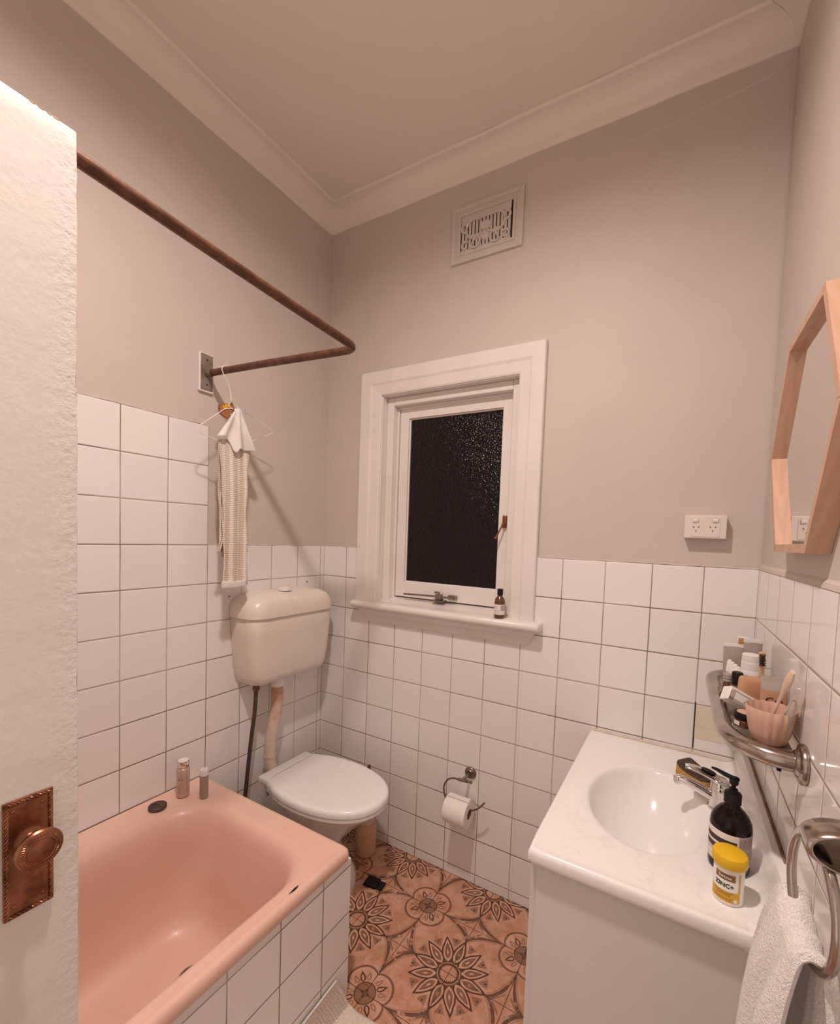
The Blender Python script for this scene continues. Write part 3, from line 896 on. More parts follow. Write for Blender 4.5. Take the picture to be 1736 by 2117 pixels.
# lid
bm = NB()
loft(bm, [seat_outline(0.405, -0.004), seat_outline(0.407, 0.0), seat_outline(0.420, 0.001), seat_outline(0.430, -0.003), seat_outline(0.4345, -0.011), seat_outline(0.4355, -0.022), seat_outline(0.4345, -0.045)], True, True)
ld = obj('lid', bm, M['lid_white'], toi, 50)
bm = NB()
box(bm, 0.084, 0.152, yc - 0.137, yc + 0.137, 0.402, 0.430, 0.008, 3)
obj('hinge_bar', bm, M['lid_white'], ld, True)
bm = NB(); loft(bm, [seat_outline(0.388, -0.006), seat_outline(0.390, -0.002), seat_outline(0.402, -0.002), seat_outline(0.4045, -0.006)], True, True)
obj('seat', bm, M['cap_white'], toi, 50)
# pan
def oval(cx_, cy_, ax_, ay_, z, n=40, e=0.94):
    return [Vector((cx_ + ax_ * math.copysign(abs(math.cos(2 * PI * k / n)) ** e, math.cos(2 * PI * k / n)), cy_ + ay_ * math.copysign(abs(math.sin(2 * PI * k / n)) ** e, math.sin(2 * PI * k / n)), z)) for k in range(n)]
bm = NB()
loft(bm, [oval(0.325, yc, 0.172, 0.118, 0.0), oval(0.325, yc, 0.170, 0.116, 0.045), oval(0.310, yc, 0.140, 0.096, 0.10), oval(0.295, yc, 0.118, 0.082, 0.15), oval(0.300, yc, 0.125, 0.088, 0.19), oval(0.325, yc, 0.165, 0.112, 0.26), oval(0.358, yc, 0.215, 0.150, 0.34), oval(0.375, yc, 0.245, 0.172, 0.375), oval(0.377, yc, 0.250, 0.176, 0.388)], True, True)
obj('bowl', bm, M['porcelain'], toi, 50)
bm = NB()
box(bm, 0.075, 0.20, yc - 0.075, yc + 0.075, 0.30, 0.388, 0.02, 4)
tube(bm, smooth_path([(0.02, yc, 0.22), (0.09, yc, 0.22), (0.16, yc, 0.20), (0.24, yc, 0.14)]), 0.05, 18)
obj('back_outlet', bm, M['porcelain'], toi, True)

# cistern on the left wall
ci = thing('cistern', 'ivory wall hung cistern with domed lid above the toilet', 'cistern', (0.0, -0.305, 1.0))
cyc = -0.3065
def crect(x1, hw, z, r, x0=0.0005):
    return [Vector((x, y, z)) for x, y in rrect(x0, x1, cyc - hw, cyc + hw, (r, 0.004, 0.004, r), 10)]
bm = NB()
loft(bm, [crect(0.085, 0.160, 0.830, 0.03), crect(0.118, 0.186, 0.834, 0.042), crect(0.134, 0.200, 0.846, 0.048), crect(0.141, 0.208, 0.870, 0.048), crect(0.145, 0.217, 0.93, 0.048), crect(0.151, 0.228, 1.05, 0.050), crect(0.153, 0.231, 1.125, 0.06), crect(0.150, 0.228, 1.130, 0.06)], True, True)
obj('tank', bm, M['cistern'], ci, 60)
bm = NB()
def lidr(x1, hw, z, r): return crect(x1, hw, z, r)
# front skirt dips lower towards the middle like the photo's domed lid
rr_ = []
for (x1, hw, z, r) in ((0.155, 0.2345, 1.121, 0.062), (0.160, 0.238, 1.122, 0.064), (0.159, 0.2375, 1.146, 0.064), (0.152, 0.231, 1.175, 0.064), (0.140, 0.216, 1.196, 0.062), (0.122, 0.192, 1.209, 0.056), (0.10, 0.150, 1.216, 0.045), (0.06, 0.08, 1.220, 0.025)):
    rr_.append(lidr(x1, hw, z, r))
loft(bm, rr_, True, True)
lidc = obj('cistern_lid', bm, M['cistern'], ci, 70)
bm = NB()
lathe(bm, [(0.030, 0), (0.030, 0.003), (0.026, 0.004), (0.024, 0.004), (0.024, 0.010), (0.021, 0.013), (0, 0.0135)], (0.078, cyc - 0.018, 1.2195), 32)
obj('flush_button', bm, M['cap_white'], lidc, True, label='round white button')
# flush pipe
bm = NB(); tube(bm, [(0.066, cyc - 0.037, 0.835), (0.066, cyc - 0.037, 0.792)], 0.031, 20)
fp = obj('flush_pipe', bm, M['cap_white'], ci, True)
bm = NB(); tube(bm, smooth_path([(0.066, cyc - 0.037, 0.795), (0.066, cyc - 0.038, 0.70), (0.064, cyc - 0.050, 0.635)]), 0.0262, 18)
obj('upper_pipe', bm, M['pipe'], fp, True, label='brown stained length of pipe')
bm = NB(); tube(bm, smooth_path([(0.064, cyc - 0.050, 0.635), (0.062, cyc - 0.064, 0.56), (0.062, cyc - 0.068, 0.49), (0.066, cyc - 0.060, 0.42), (0.09, cyc - 0.030, 0.36), (0.12, cyc - 0.012, 0.345)]), 0.0255, 18)
tube(bm, [(0.062, cyc - 0.068, 0.488), (0.062, cyc - 0.068, 0.480)], 0.029, 20)
obj('lower_pipe', bm, M['pipe'], fp, True)
# water hose
wh = thing('water_hose', 'dark braided water hose running down from the cistern', 'hose', (0.08, -0.47, 0.6))
bm = NB(); tube(bm, smooth_path([(0.080, -0.466, 0.82), (0.079, -0.470, 0.72), (0.072, -0.480, 0.60), (0.062, -0.488, 0.45), (0.050, -0.492, 0.32), (0.03, -0.490, 0.25), (0.002, -0.488, 0.24)]), 0.0086, 10)
obj('hose', bm, M['black_rubber'], wh, True)
bm = NB(); lathe(bm, [(0.0125, 0), (0.014, 0.004), (0.014, 0.018), (0.0115, 0.028), (0, 0.028)], (0.080, -0.466, 0.805), 6)
obj('nut', bm, M['brown_rod'], wh, label='brown hexagonal nut')
# screws in the tiling beside the cistern
for i, (yy, zz) in enumerate(((-0.543, 1.205), (-0.118, 1.238))):
    bm = NB(); lathe(bm, [(0.0035, 0), (0.0035, 0.003), (0.002, 0.006), (0, 0.006)], (0.0, yy, zz), 10, AX((1, 0, 0)))
    tag(obj('wall_screw', bm, M['dull_metal'], None, True, (0, yy, zz)), ['small screw head in the tiles left of the cistern lid', 'small screw head in the tiles right of the flush button'][i], 'screw')
# toilet brush
tb = thing('toilet_brush', 'wooden toilet brush holder with pale lid and dark handle beside the toilet', 'toilet brush', (0.405, -0.105, 0))
bm = NB(); lathe(bm, [(0, 0), (0.036, 0), (0.045, 0.010), (0.0475, 0.05), (0.0475, 0.11), (0.044, 0.150), (0.042, 0.156), (0.037, 0.152), (0, 0.152)], (0.405, -0.105, 0), 36)
obj('holder', bm, M['bamboo'], tb, True)
bm = NB(); lathe(bm, [(0, 0.152), (0.0385, 0.152), (0.0390, 0.158), (0, 0.160)], (0.405, -0.105, 0), 36)
obj('lid', bm, M['bamboo_pale'], tb, True, label='pale round lid')
bm = NB(); tube(bm, [(0.405, -0.105, 0.155), (0.408, -0.104, 0.30), (0.410, -0.103, 0.414), (0.410, -0.103, 0.420)], [0.0078, 0.0078, 0.0078, 0.006], 12)
obj('handle', bm, M['brown_rod'], tb, True)

# small black flat piece on the floor
bm = NB()
Mx = Matrix.Translation((0.556, -0.232, 0)) @ Matrix.Rotation(math.radians(8), 4, 'Z')
box(bm, -0.040, 0.018, -0.026, 0.026, 0.001, 0.012, 0.002, 2, Mx)
box(bm, 0.018, 0.045, -0.022, 0.022, 0.001, 0.007, 0.002, 2, Mx)
tag(obj('floor_scrap', bm, M['black'], None, False, (0.556, -0.232, 0)), 'small flat black plastic piece lying on the patterned floor beside the toilet', 'plastic piece')

# ============================================================ BATH MAT slumped against the panel
bm = NB()
NU, NV = 118, 64
def mat_pt(u, v):
    s_ = v * 0.34
    top = 0.100 - 0.030 * u
    y = -0.700 + 0.040 * min(1, s_ / 0.10) - u * 0.62 * (1 + 0.03 * v)
    if s_ < top:
        f = s_ / top
        x = 0.7665 + 0.020 * f ** 1.6; z = 0.008 + top * (1 - f) ** 1.15
    else:
        x = 0.7865 + (s_ - top); z = 0.008 + 0.004 * math.sin((s_ - top) * 22 + u * 7) ** 2 * min(1, (s_ - top) * 12)
    return Vector((x, y + 0.006 * math.sin(s_ * 30), z))
grid = [[bm.verts.new(mat_pt(u / NU, v / NV)) for v in range(NV + 1)] for u in range(NU + 1)]
for i in range(NU):
    for j in range(NV):
        bm.faces.new((grid[i][j], grid[i + 1][j], grid[i + 1][j + 1], grid[i][j + 1]))
bm.normal_update()
bmesh.ops.recalc_face_normals(bm, faces=bm.faces[:])
bm.normal_update()
up = sum((v.normal.z for v in bm.verts)) > 0
for i in range(1, NU):
    for j in range(1, NV):
        v = grid[i][j]
        if i % 2 == 0 and j % 2 == 0: v.co += v.normal * (0.0058 if up else -0.0058)

mt = obj('bath_mat', bm, M['bathmat'], None, 80, (0.9, -0.9, 0))
tag(mt, 'cream bobbly bath mat slumped against the tiled bath panel', 'bath mat')
sm = mt.modifiers.new('s', 'SOLIDIFY'); sm.thickness = 0.002; sm.offset = 0
bm = NB(); tube(bm, [mat_pt(u / 40, 0) + Vector((0.001, 0, 0.001)) for u in range(0, 41)], 0.0032, 6)
obj('hem', bm, M['towel'], mt, True, label='smooth white hem')

# ============================================================ TOILET ROLL AND HOLDER
rh = thing('toilet_roll_holder', 'dull metal toilet roll holder with round wall rose and curved arm', 'toilet roll holder', (0.876, 0, 0.479))
bm = NB(); lathe(bm, [(0.026, 0), (0.026, 0.005), (0.023, 0.009), (0.021, 0.010), (0.0195, 0.010), (0.0185, 0.014), (0.015, 0.017), (0, 0.0175)], (0.876, 0, 0.479), 32, AX((0, -1, 0)))
obj('rose', bm, M['dull_metal'], rh, True)
bm = NB(); tube(bm, smooth_path([(0.876, -0.012, 0.479), (0.873, -0.040, 0.478), (0.868, -0.062, 0.474)]), 0.0065, 12)
tube(bm, [(0.850, -0.064, 0.4718), (0.893, -0.064, 0.4752)], 0.0070, 12)
tube(bm, [(0.892, -0.064, 0.4752), (0.906, -0.064, 0.4760)], 0.0048, 12)
tube(bm, [(0.905, -0.064, 0.4760), (0.910, -0.064, 0.4763)], 0.0070, 12)
obj('stem', bm, M['dull_metal'], rh, True)
bm = NB(); tube(bm, smooth_path([(0.852, -0.064, 0.4718), (0.822, -0.064, 0.4680), (0.799, -0.065, 0.4540), (0.786, -0.067, 0.4300), (0.785, -0.069, 0.4110), (0.790, -0.071, 0.390), (0.804, -0.072, 0.372), (0.826, -0.072, 0.363), (0.890, -0.072, 0.362), (0.922, -0.072, 0.366), (0.950, -0.072, 0.386), (0.974, -0.072, 0.416)]), 0.0037, 10)
obj('arm', bm, M['dull_metal'], rh, True)
rc = (0.862, -0.078, 0.348)
ro = thing('toilet_roll', 'white toilet paper roll hanging on the curved metal arm', 'toilet roll', rc)
bm = NB()
prf_ = [(0.0215, -0.05), (0.0215, 0.05), (0.055, 0.05), (0.0555, 0.049), (0.0555, -0.049), (0.055, -0.05)]
R_ = lathe(bm, prf_ + [prf_[0]], rc, 48, AX((1, 0, 0)), cap=False)
obj('paper', bm, M['paper'], ro, 40)
bm = NB(); lathe(bm, [(0.0215, -0.049), (0.0215, 0.049), (0.0203, 0.049), (0.0203, -0.049), (0.0215, -0.049)], rc, 32, AX((1, 0, 0)), cap=False)
obj('core', bm, M['card'], ro, True, label='brown cardboard core')
bm = NB()
A = []; B = []
for k in range(9):
    a = math.radians(40 + k * 8)
    rr2 = 0.0558 + 0.0012 * (k == 8) + 0.0003 * k
    A.append(bm.verts.new((rc[0] - 0.049, rc[1] + rr2 * math.cos(a), rc[2] + rr2 * math.sin(a))))
    B.append(bm.verts.new((rc[0] + 0.049, rc[1] + rr2 * math.cos(a), rc[2] + rr2 * math.sin(a))))
for k in range(8): bm.faces.new((A[k], A[k + 1], B[k + 1], B[k]))
obj('loose_sheet', bm, M['paper'], ro, True)

# ============================================================ VANITY
vu = thing('vanity_cabinet', 'beige laminate vanity cabinet under the white moulded basin top', 'cabinet', (1.6, -0.37, 0))
VY = -0.727
obj('side_panel', BX(1.372, 1.834, VY, VY + 0.016, 0.0, 0.757, 0.0012), M['laminate'], vu)
obj('side_panel', BX(1.372, 1.822, -0.019, -0.003, 0.0, 0.757, 0.0012), M['laminate'], vu)
obj('base_panel', BX(1.374, 1.822, VY + 0.016, -0.019, 0.08, 0.096), M['laminate'], vu)
obj('kick_board', BX(1.400, 1.412, VY + 0.016, -0.019, 0.0, 0.08), M['laminate'], vu)
for k in range(2):
    y0 = -0.715 + k * 0.357
    bm = NB(); box(bm, 1.355, 1.3715, y0, y0 + 0.352, 0.09, 0.74, 0.002)
    obj('cabinet_door', bm, M['laminate'], vu)
bt = thing('washbasin', 'white moulded vanity top with oval basin and upturned back edge', 'basin', (1.6, -0.37, 0.79))
bm = NB()
ecx, ecy, eax, eay = 1.573, -0.400, 0.146, 0.203
NA = 96
TZ = 0.790
def el(s, z, ox=0.0, oy=0.0):
    return [Vector((ecx + ox + eax * s * math.cos(2 * PI * k / NA), ecy + oy + eay * s * math.sin(2 * PI * k / NA), z)) for k in range(NA)]
X0, X1, Y0, Y1 = 1.352, 1.790, -0.747, -0.0015
def rectring(g, z, X1_=None):
    out = []
    x1_ = X1_ if X1_ is not None else X1
    a0, a1, b0, b1 = X0 + g, x1_, Y0 + g, Y1
    for k in range(NA):
        c, s_ = math.cos(2 * PI * k / NA), math.sin(2 * PI * k / NA)
        cx_, cy_ = ecx, ecy
        tx = ((a1 - cx_) / c) if c > 1e-9 else ((a0 - cx_) / c if c < -1e-9 else 1e9)
        ty = ((b1 - cy_) / s_) if s_ > 1e-9 else ((b0 - cy_) / s_ if s_ < -1e-9 else 1e9)
        tt = min(abs(tx), abs(ty))
        out.append(Vector((cx_ + c * tt, cy_ + s_ * tt, z)))
    # snap the nearest vertices to the corners
    for (x, y) in ((a0, b0), (a0, b1), (a1, b0), (a1, b1)):
        j = min(range(NA), key=lambda i: (out[i].x - x) ** 2 + (out[i].y - y) ** 2)
        r = 0.010 if (x == a0 and y == b0) else 0
        out[j] = Vector((x + (r * 0.3 if x == a0 and y == b0 else 0), y + (r * 0.3 if x == a0 and y == b0 else 0), z))
    return out
BO = -0.062
rings = [el(0.06, 0.640, 0, BO * 0.94), el(0.22, 0.6415, 0, BO * 0.8), el(0.42, 0.652, 0, BO * 0.6), el(0.60, 0.670, 0, BO * 0.4), el(0.75, 0.698, 0, BO * 0.22), el(0.86, 0.729, 0, BO * 0.08), el(0.925, 0.756), el(0.965, 0.774), el(0.99, 0.7835), el(1.015, 0.7875), el(1.05, 0.7892), el(1.10, TZ)]
mid = rectring(0.03, TZ)
base_ = el(1.10, TZ)
rings.append([base_[k].lerp(mid[k], 0.5) for k in range(NA)])
rings += [mid, rectring(0.012, TZ), rectring(0.009, TZ + 0.0015), rectring(0.004, TZ + 0.0005), rectring(0.0012, TZ - 0.004), rectring(0.0, TZ - 0.010), rectring(0.0, TZ - 0.022), rectring(0.002, TZ - 0.029), rectring(0.007, TZ - 0.033)]
loft(bm, rings, True, False)
obj('basin', bm, M['marble'], bt, 50)
# upturned back edge against the right wall
bm = NB()
def upst(y):
    xw = WX(y) - 0.002
    return [Vector((p[0], y, p[1])) for p in ((X1 - 0.032, TZ - 0.001), (X1 - 0.010, TZ + 0.002), (X1 + 0.006, TZ + 0.010), (xw - 0.030, TZ + 0.028), (xw - 0.022, TZ + 0.050), (xw - 0.020, TZ + 0.062), (xw - 0.017, TZ + 0.067), (xw, TZ + 0.067), (xw, TZ - 0.033), (X1 - 0.032, TZ - 0.033))]
loft(bm, [upst(Y0 + 0.004 + (Y1 - Y0 - 0.004) * k / 12) for k in range(13)], True, True)
obj('upstand', bm, M['marble'], bt, 50)
bm = NB()
tube(bm, smooth_path([(WX(y) - 0.003, y, TZ + 0.067 + 0.0015 * math.sin(y * 40)) for y in (-0.02, -0.15, -0.3, -0.45, -0.60)]), 0.0032, 6)
obj('seal', bm, M['mould'], bt, True, label='mouldy brown sealant line')
bm = NB()
tube(bm, [(1.356 + 0.46 * k / 24, -0.003, TZ + 0.003 + 0.001 * math.sin(k * 2.1)) for k in range(25)], 0.0046, 8)
obj('back_seal', bm, M['caulk'], bt, True)
bm = NB()
lathe(bm, [(0.024, 0), (0.024, 0.002), (0.020, 0.003), (0.017, 0.0), (0, 0)], (ecx, ecy - 0.060, 0.6412), 28)
obj('waste', bm, M['chrome'], bt, True)

# tap
tc = (1.738, -0.318, TZ)
tp = thing('basin_tap', 'chrome single lever mixer tap at the back of the basin', 'tap', tc)
sd = Vector((-1, 0.03, 0)).normalized()
bm = NB()
lathe(bm, [(0.0, 0), (0.027, 0), (0.027, 0.003), (0.023, 0.006), (0.022, 0.045), (0.023, 0.056), (0.021, 0.062), (0, 0.063)], tc, 32)
obj('tap_body', bm, M['chrome'], tp, True)
bm = NB()
pth = smooth_path([Vector(tc) + sd * a + Vector((0, 0, h)) for a, h in ((0.005, 0.026), (0.03, 0.034), (0.06, 0.044), (0.085, 0.050), (0.100, 0.050))], 5)
tube(bm, pth, [0.015 - 0.0045 * i / (len(pth) - 1) for i in range(len(pth))], 16)
e_ = Vector(tc) + sd * 0.098 + Vector((0, 0, 0.047))
lathe(bm, [(0.0, -0.010), (0.0095, -0.010), (0.0115, -0.006), (0.0115, 0.006), (0.009, 0.010), (0.0, 0.011)], e_, 20)
obj('spout', bm, M['chrome'], tp, True)
bm = NB()
pth = smooth_path([Vector(tc) + Vector((dx, dy, h)) for dx, dy, h in ((0.012, 0.0, 0.066), (-0.010, 0.001, 0.076), (-0.040, 0.002, 0.086), (-0.068, 0.004, 0.090), (-0.082, 0.004, 0.090))], 5)
tube(bm, pth, [0.023 - 0.011 * (i / (len(pth) - 1)) ** 1.3 for i in range(len(pth))], 18, flat=(0.42, 1))
lathe(bm, [(0.022, 0.060), (0.0225, 0.070), (0.016, 0.080), (0, 0.082)], tc, 28)
lv = obj('lever', bm, M['chrome'], tp, True)
bm = NB()
pth = [Vector(tc) + Vector((-0.010 - 0.034 * k / 8, 0.001, 0.0885 + 0.008 * k / 8 - 0.0)) for k in range(9)]
tube(bm, pth, [0.0135 * math.sqrt(max(0.02, 1 - ((k - 4) / 4.2) ** 2)) for k in range(9)], 14, flat=(0.12, 1))
obj('lever_inset', bm, M['black'], lv, True, label='black oval inset')

# sponge
sp = thing('sponge', 'yellow washing sponge with dark scouring side lying behind the tap', 'sponge', (1.69, -0.205, TZ))
Ms = Matrix.Translation((1.690, -0.212, TZ + 0.001)) @ Matrix.Rotation(math.radians(-38), 4, 'Z') @ Matrix.Rotation(math.radians(4), 4, 'Y')
def slab(z0, z1, hx, hy, waist, m, name):
    bm = NB()
    out = []
    for k in range(48):
        a = 2 * PI * k / 48
        c, s_ = math.cos(a), math.sin(a)
        x = hx * math.copysign(abs(c) ** 0.28, c); y = hy * math.copysign(abs(s_) ** 0.28, s_) * (1 - waist * math.exp(-(x / (hx * 0.45)) ** 2))
        out.append((x, y))
    def curl(x): return 0.012 * (x / hx) ** 2
    loft(bm, [[Ms @ Vector((x * 0.98, y * 0.97, z0 + curl(x))) for x, y in out], [Ms @ Vector((x, y, z0 + 0.002 + curl(x))) for x, y in out], [Ms @ Vector((x, y, z1 - 0.002 + curl(x))) for x, y in out], [Ms @ Vector((x * 0.98, y * 0.97, z1 + curl(x))) for x, y in out]], True, True)
    return obj(name, bm, M[m], sp, 50)
slab(0.000, 0.028, 0.052, 0.034, 0.10, 'sponge', 'foam')
slab(0.028, 0.036, 0.052, 0.034, 0.10, 'scourer', 'scouring_pad')

# hand wash bottle
hc = (1.743, -0.560, TZ)
hw_ = thing('soap_dispenser', 'large dark glass pump bottle with black pump standing behind the yellow capped jar', 'soap dispenser', hc)
bm = NB(); lathe(bm, [(0, 0), (0.033, 0), (0.0378, 0.004), (0.0389, 0.010), (0.0389, 0.096), (0.0372, 0.107), (0.032, 0.118), (0.023, 0.129), (0.0155, 0.136), (0.0135, 0.142), (0.0135, 0.148), (0, 0.148)], hc, 48)
obj('bottle_body', bm, M['dark_glass'], hw_, True)
fa = math.atan2(-1.69 - hc[1], 1.63 - hc[0])
bm = NB(); wrap(bm, hc, 0.0392, fa - 2.6, fa + 0.42, TZ + 0.022, TZ + 0.090, 40)
lb = obj('front_label', bm, M['label'], hw_, True, label='cream paper label')
bm = NB(); wrap(bm, hc, 0.0392, fa + 0.42, fa + 1.9, TZ + 0.022, TZ + 0.090, 24)
obj('side_label', bm, M['label_grey'], hw_, True, label='grey side label of fine print')
bm = NB()
for z0_, z1_, a0, a1 in ((0.0655, 0.0765, -1.9, 0.34), (0.049, 0.060, -1.9, -0.1), (0.0455, 0.0462, -1.9, 0.2), (0.0425, 0.043, -1.9, 0.2), (0.031, 0.0316, -1.9, 0.2)):
    wrap(bm, hc, 0.0394, fa + a0, fa + a1, TZ + z0_, TZ + z1_, 22)
obj('label_bands', bm, M['ink'], lb, True)
bm = NB()
random.seed(3)
for k in range(22):
    z0_ = 0.086 - k * 0.0028
    if abs(k - 9) < 1: continue
    a = fa + 0.47
    while a < fa + 1.3:
        l_ = random.uniform(0.05, 0.2)
        wrap(bm, hc, 0.0394, a, min(a + l_, fa + 1.35), TZ + z0_ - 0.0010, TZ + z0_, 3); a += l_ + 0.05
obj('fine_print', bm, M['ink_brown'], hw_)
bm = NB(); lathe(bm, [(0.0145, 0.142), (0.0165, 0.143), (0.0165, 0.162), (0.015, 0.165), (0.009, 0.167), (0.0085, 0.173), (0, 0.173)], hc, 24)
obj('collar', bm, M['black'], hw_, 30)
bm = NB(); lathe(bm, [(0.0045, 0.172), (0.0045, 0.180), (0.0085, 0.184), (0.0090, 0.192), (0.0105, 0.194), (0.0100, 0.197), (0, 0.198)], hc, 20)
nd = Vector((-0.78, 0.62, 0)).normalized()
p0 = Vector(hc) + Vector((0, 0, 0.1945))
tube(bm, [p0 - nd * 0.004, p0 + nd * 0.022, p0 + nd * 0.040 + Vector((0, 0, 0.001)), p0 + nd * 0.050 + Vector((0, 0, 0.000))], [0.0052, 0.0048, 0.0036, 0.0026], 10)
obj('pump_head', bm, M['black'], hw_, True)

# vitamin jar
jc = (1.735, -0.664, TZ)
jr = thing('vitamin_jar', 'small white and yellow jar lettered Swisse ZINC+ with bright yellow cap', 'jar', jc)
JR = 0.0260
bm = NB(); lathe(bm, [(0, 0), (0.0235, 0), (0.0258, 0.002), (JR, 0.005), (JR, 0.068), (0.024, 0.073), (0.0215, 0.0745), (0, 0.0745)], jc, 40)
jb = obj('jar_body', bm, M['cap_white'], jr, True)
bm = NB(); lathe(bm, [(0, 0.0725), (0.0285, 0.0725), (0.0300, 0.0745), (0.0302, 0.087), (0.0285, 0.0925), (0.024, 0.0950), (0, 0.0955)], jc, 48)
obj('cap', bm, M['yellow'], jr, True, label='bright yellow cap')
fj = math.atan2(-1.69 - jc[1], 1.63 - jc[0]) - 0.10
bm = NB(); wrap(bm, jc, JR + 0.0002, fj - 1.15, fj + 0.95, TZ + 0.0075, TZ + 0.0285, 30); wrap(bm, jc, JR + 0.0002, fj + 0.80, fj + 0.95, TZ + 0.0285, TZ + 0.066, 6)
obj('yellow_panel', bm, M['gold'], jr, True)
bm = NB(); wrap(bm, jc, JR + 0.0003, fj - 0.80, fj + 0.55, TZ + 0.0495, TZ + 0.0625, 20)
pq = obj('name_plaque', bm, M['brown_foam'], jr, True, label='brown plaque')
bm = NB()
pts = []
for k in range(32):
    a = 2 * PI * k / 32
    aa = fj - 0.125 + 0.58 * math.cos(a); zz = TZ + 0.056 + 0.0052 * math.sin(a)
    pts.append(bm.verts.new((jc[0] + (JR + 0.0005) * math.cos(aa), jc[1] + (JR + 0.0005) * math.sin(aa), zz)))
cv = bm.verts.new((jc[0] + (JR + 0.0030) * math.cos(fj - 0.125), jc[1] + (JR + 0.0030) * math.sin(fj - 0.125), TZ + 0.056))
bm.free(); bm = NB()
for k in range(20):
    t0 = -0.58 + 1.16 * k / 20; t1 = -0.58 + 1.16 * (k + 1) / 20
    h0 = 0.0054 * math.sqrt(max(0, 1 - (t0 / 0.58) ** 2)); h1 = 0.0054 * math.sqrt(max(0, 1 - (t1 / 0.58) ** 2))
    q = []
    for (tt, hh) in ((t0, -h0), (t1, -h1), (t1, h1), (t0, h0)):
        aa = fj - 0.125 + tt
        q.append(bm.verts.new((jc[0] + (JR + 0.0005) * math.cos(aa), jc[1] + (JR + 0.0005) * math.sin(aa), TZ + 0.056 + hh)))
    try: bm.faces.new(q)
    except Exception: pass
obj('plaque_oval', bm, M['ink_brown'], pq)
text_on_cyl('Swisse', 0.0088, jc, JR + 0.0008, TZ + 0.0533, fj - 0.125, M['label'], jr, 'brand_lettering', 1.0, 0.00012)
text_on_cyl('ZINC+', 0.0112, jc, JR + 0.0005, TZ + 0.0355, fj - 0.16, M['ink'], jr, 'product_lettering', 1.0, 0.0004)
bm = NB()
for z0_, a0, a1 in ((0.0250, -0.85, 0.45), (0.0222, -0.75, 0.30), (0.0194, -0.70, 0.22)):
    a = fj + a0
    while a < fj + a1:
        l_ = random.uniform(0.05, 0.14); wrap(bm, jc, JR + 0.0005, a, a + l_, TZ + z0_, TZ + z0_ + 0.0012, 3); a += l_ + 0.035
wrap(bm, jc, JR + 0.0005, fj - 1.0, fj + 0.45, TZ + 0.0145, TZ + 0.0153, 16)
wrap(bm, jc, JR + 0.0005, fj - 0.8, fj + 0.35, TZ + 0.0112, TZ + 0.0120, 16)
obj('small_print', bm, M['ink_brown'], jr)
bm = NB(); lathe(bm, [(0.0034, 0), (0.0034, 0.0006), (0.0024, 0.0008), (0, 0.0008)], (jc[0] + JR * math.cos(fj + 0.62), jc[1] + JR * math.sin(fj + 0.62), TZ + 0.0125), 20, AX((math.cos(fj + 0.62), math.sin(fj + 0.62), 0)))
obj('round_seal', bm, M['label'], jr, True)

# ============================================================ POWER OUTLET
so = thing('power_outlet', 'white double power outlet on the back wall right of the window', 'power outlet', (1.673, 0, 1.544))
bm = NB(); box(bm, 1.6145, 1.7310, -0.0345, TS, 1.5085, 1.5830, 0.003, 3)
obj('mounting_block', bm, M['socket'], so)
bm = NB(); prism(bm, rrect(1.6315, 1.7130, 1.5140, 1.5765, 0.005, 5), -0.0360, -0.0340, lambda a, b, h: Vector((a, h, b)))
fpz = obj('face_plate', bm, M['socket'], so)
for x in (1.6445, 1.6995):
    bm = NB(); box(bm, x - 0.0085, x + 0.0085, -0.0400, -0.0355, 1.5600, 1.5735, 0.0035, 3)
    obj('switch', bm, M['cap_white'], so, True)
for x in (1.6475, 1.6935):
    bm = NB()
    for (dx, dz, an) in ((-0.0070, 0.0, -38), (0.0070, 0.0, 38), (0.0, -0.0125, 0)):
        Mh = Matrix.Translation((x + dx, -0.0361, 1.5450 + dz)) @ Matrix.Rotation(math.radians(an), 4, 'Y')
        box(bm, -0.0010, 0.0010, -0.0002, 0.0004, -0.0034, 0.0034, 0, 2, Mh)
    obj('socket_holes', bm, M['ink'], so)

# ============================================================ AIR VENT
av = thing('air_vent', 'ornate plaster air vent painted cream, high on the back wall', 'air vent', (0.841, 0, 2.75))
bm = NB()
def frame(bm, x0, x1, z0, z1, w_, y0, y1, bev=0.002):
    box(bm, x0, x0 + w_, y0, y1, z0, z1, bev); box(bm, x1 - w_, x1, y0, y1, z0, z1, bev)
    box(bm, x0 + w_ - 0.001, x1 - w_ + 0.001, y0, y1, z0, z0 + w_, bev); box(bm, x0 + w_ - 0.001, x1 - w_ + 0.001, y0, y1, z1 - w_, z1, bev)
vx0, vx1, vz0, vz1 = 0.684, 1.000, 2.634, 2.863
frame(bm, vx0, vx1, vz0, vz1, 0.020, -0.006, 0.006, 0.003)
frame(bm, vx0 + 0.019, vx1 - 0.019, vz0 + 0.019, vz1 - 0.019, 0.014, -0.004, 0.006, 0.003)
frame(bm, vx0 + 0.031, vx1 - 0.031, vz0 + 0.027, vz1 - 0.031, 0.012, -0.008, 0.006, 0.003)
obj('vent_frame', bm, M['vent'], av)
obj('vent_opening', BX(0.720, 0.960, 0.0005, 0.003, 2.66, 2.83), M['dark_hole'], av, label='dark slots behind the grille')
bm = NB()
gx_, gz_ = 0.838, 2.738
for k in range(14):
    x = 0.737 + k * 0.0157
    box(bm, x - 0.0056, x + 0.0056, -0.001, 0.004, 2.662, 2.826, 0.001)
box(bm, 0.728, 0.948, -0.0015, 0.004, 2.792, 2.832); box(bm, 0.728, 0.948, -0.0015, 0.004, 2.658, 2.684)
def swirl(cx_, cz_, r0, r1, a0, a1, r):
    n = 22
    pts = []
    for k in range(n + 1):
        f = k / n; a = math.radians(a0 + (a1 - a0) * f); q = r0 + (r1 - r0) * f
        pts.append((cx_ + q * math.cos(a), -0.003, cz_ + q * math.sin(a)))
    tube(bm, pts, r, 8)
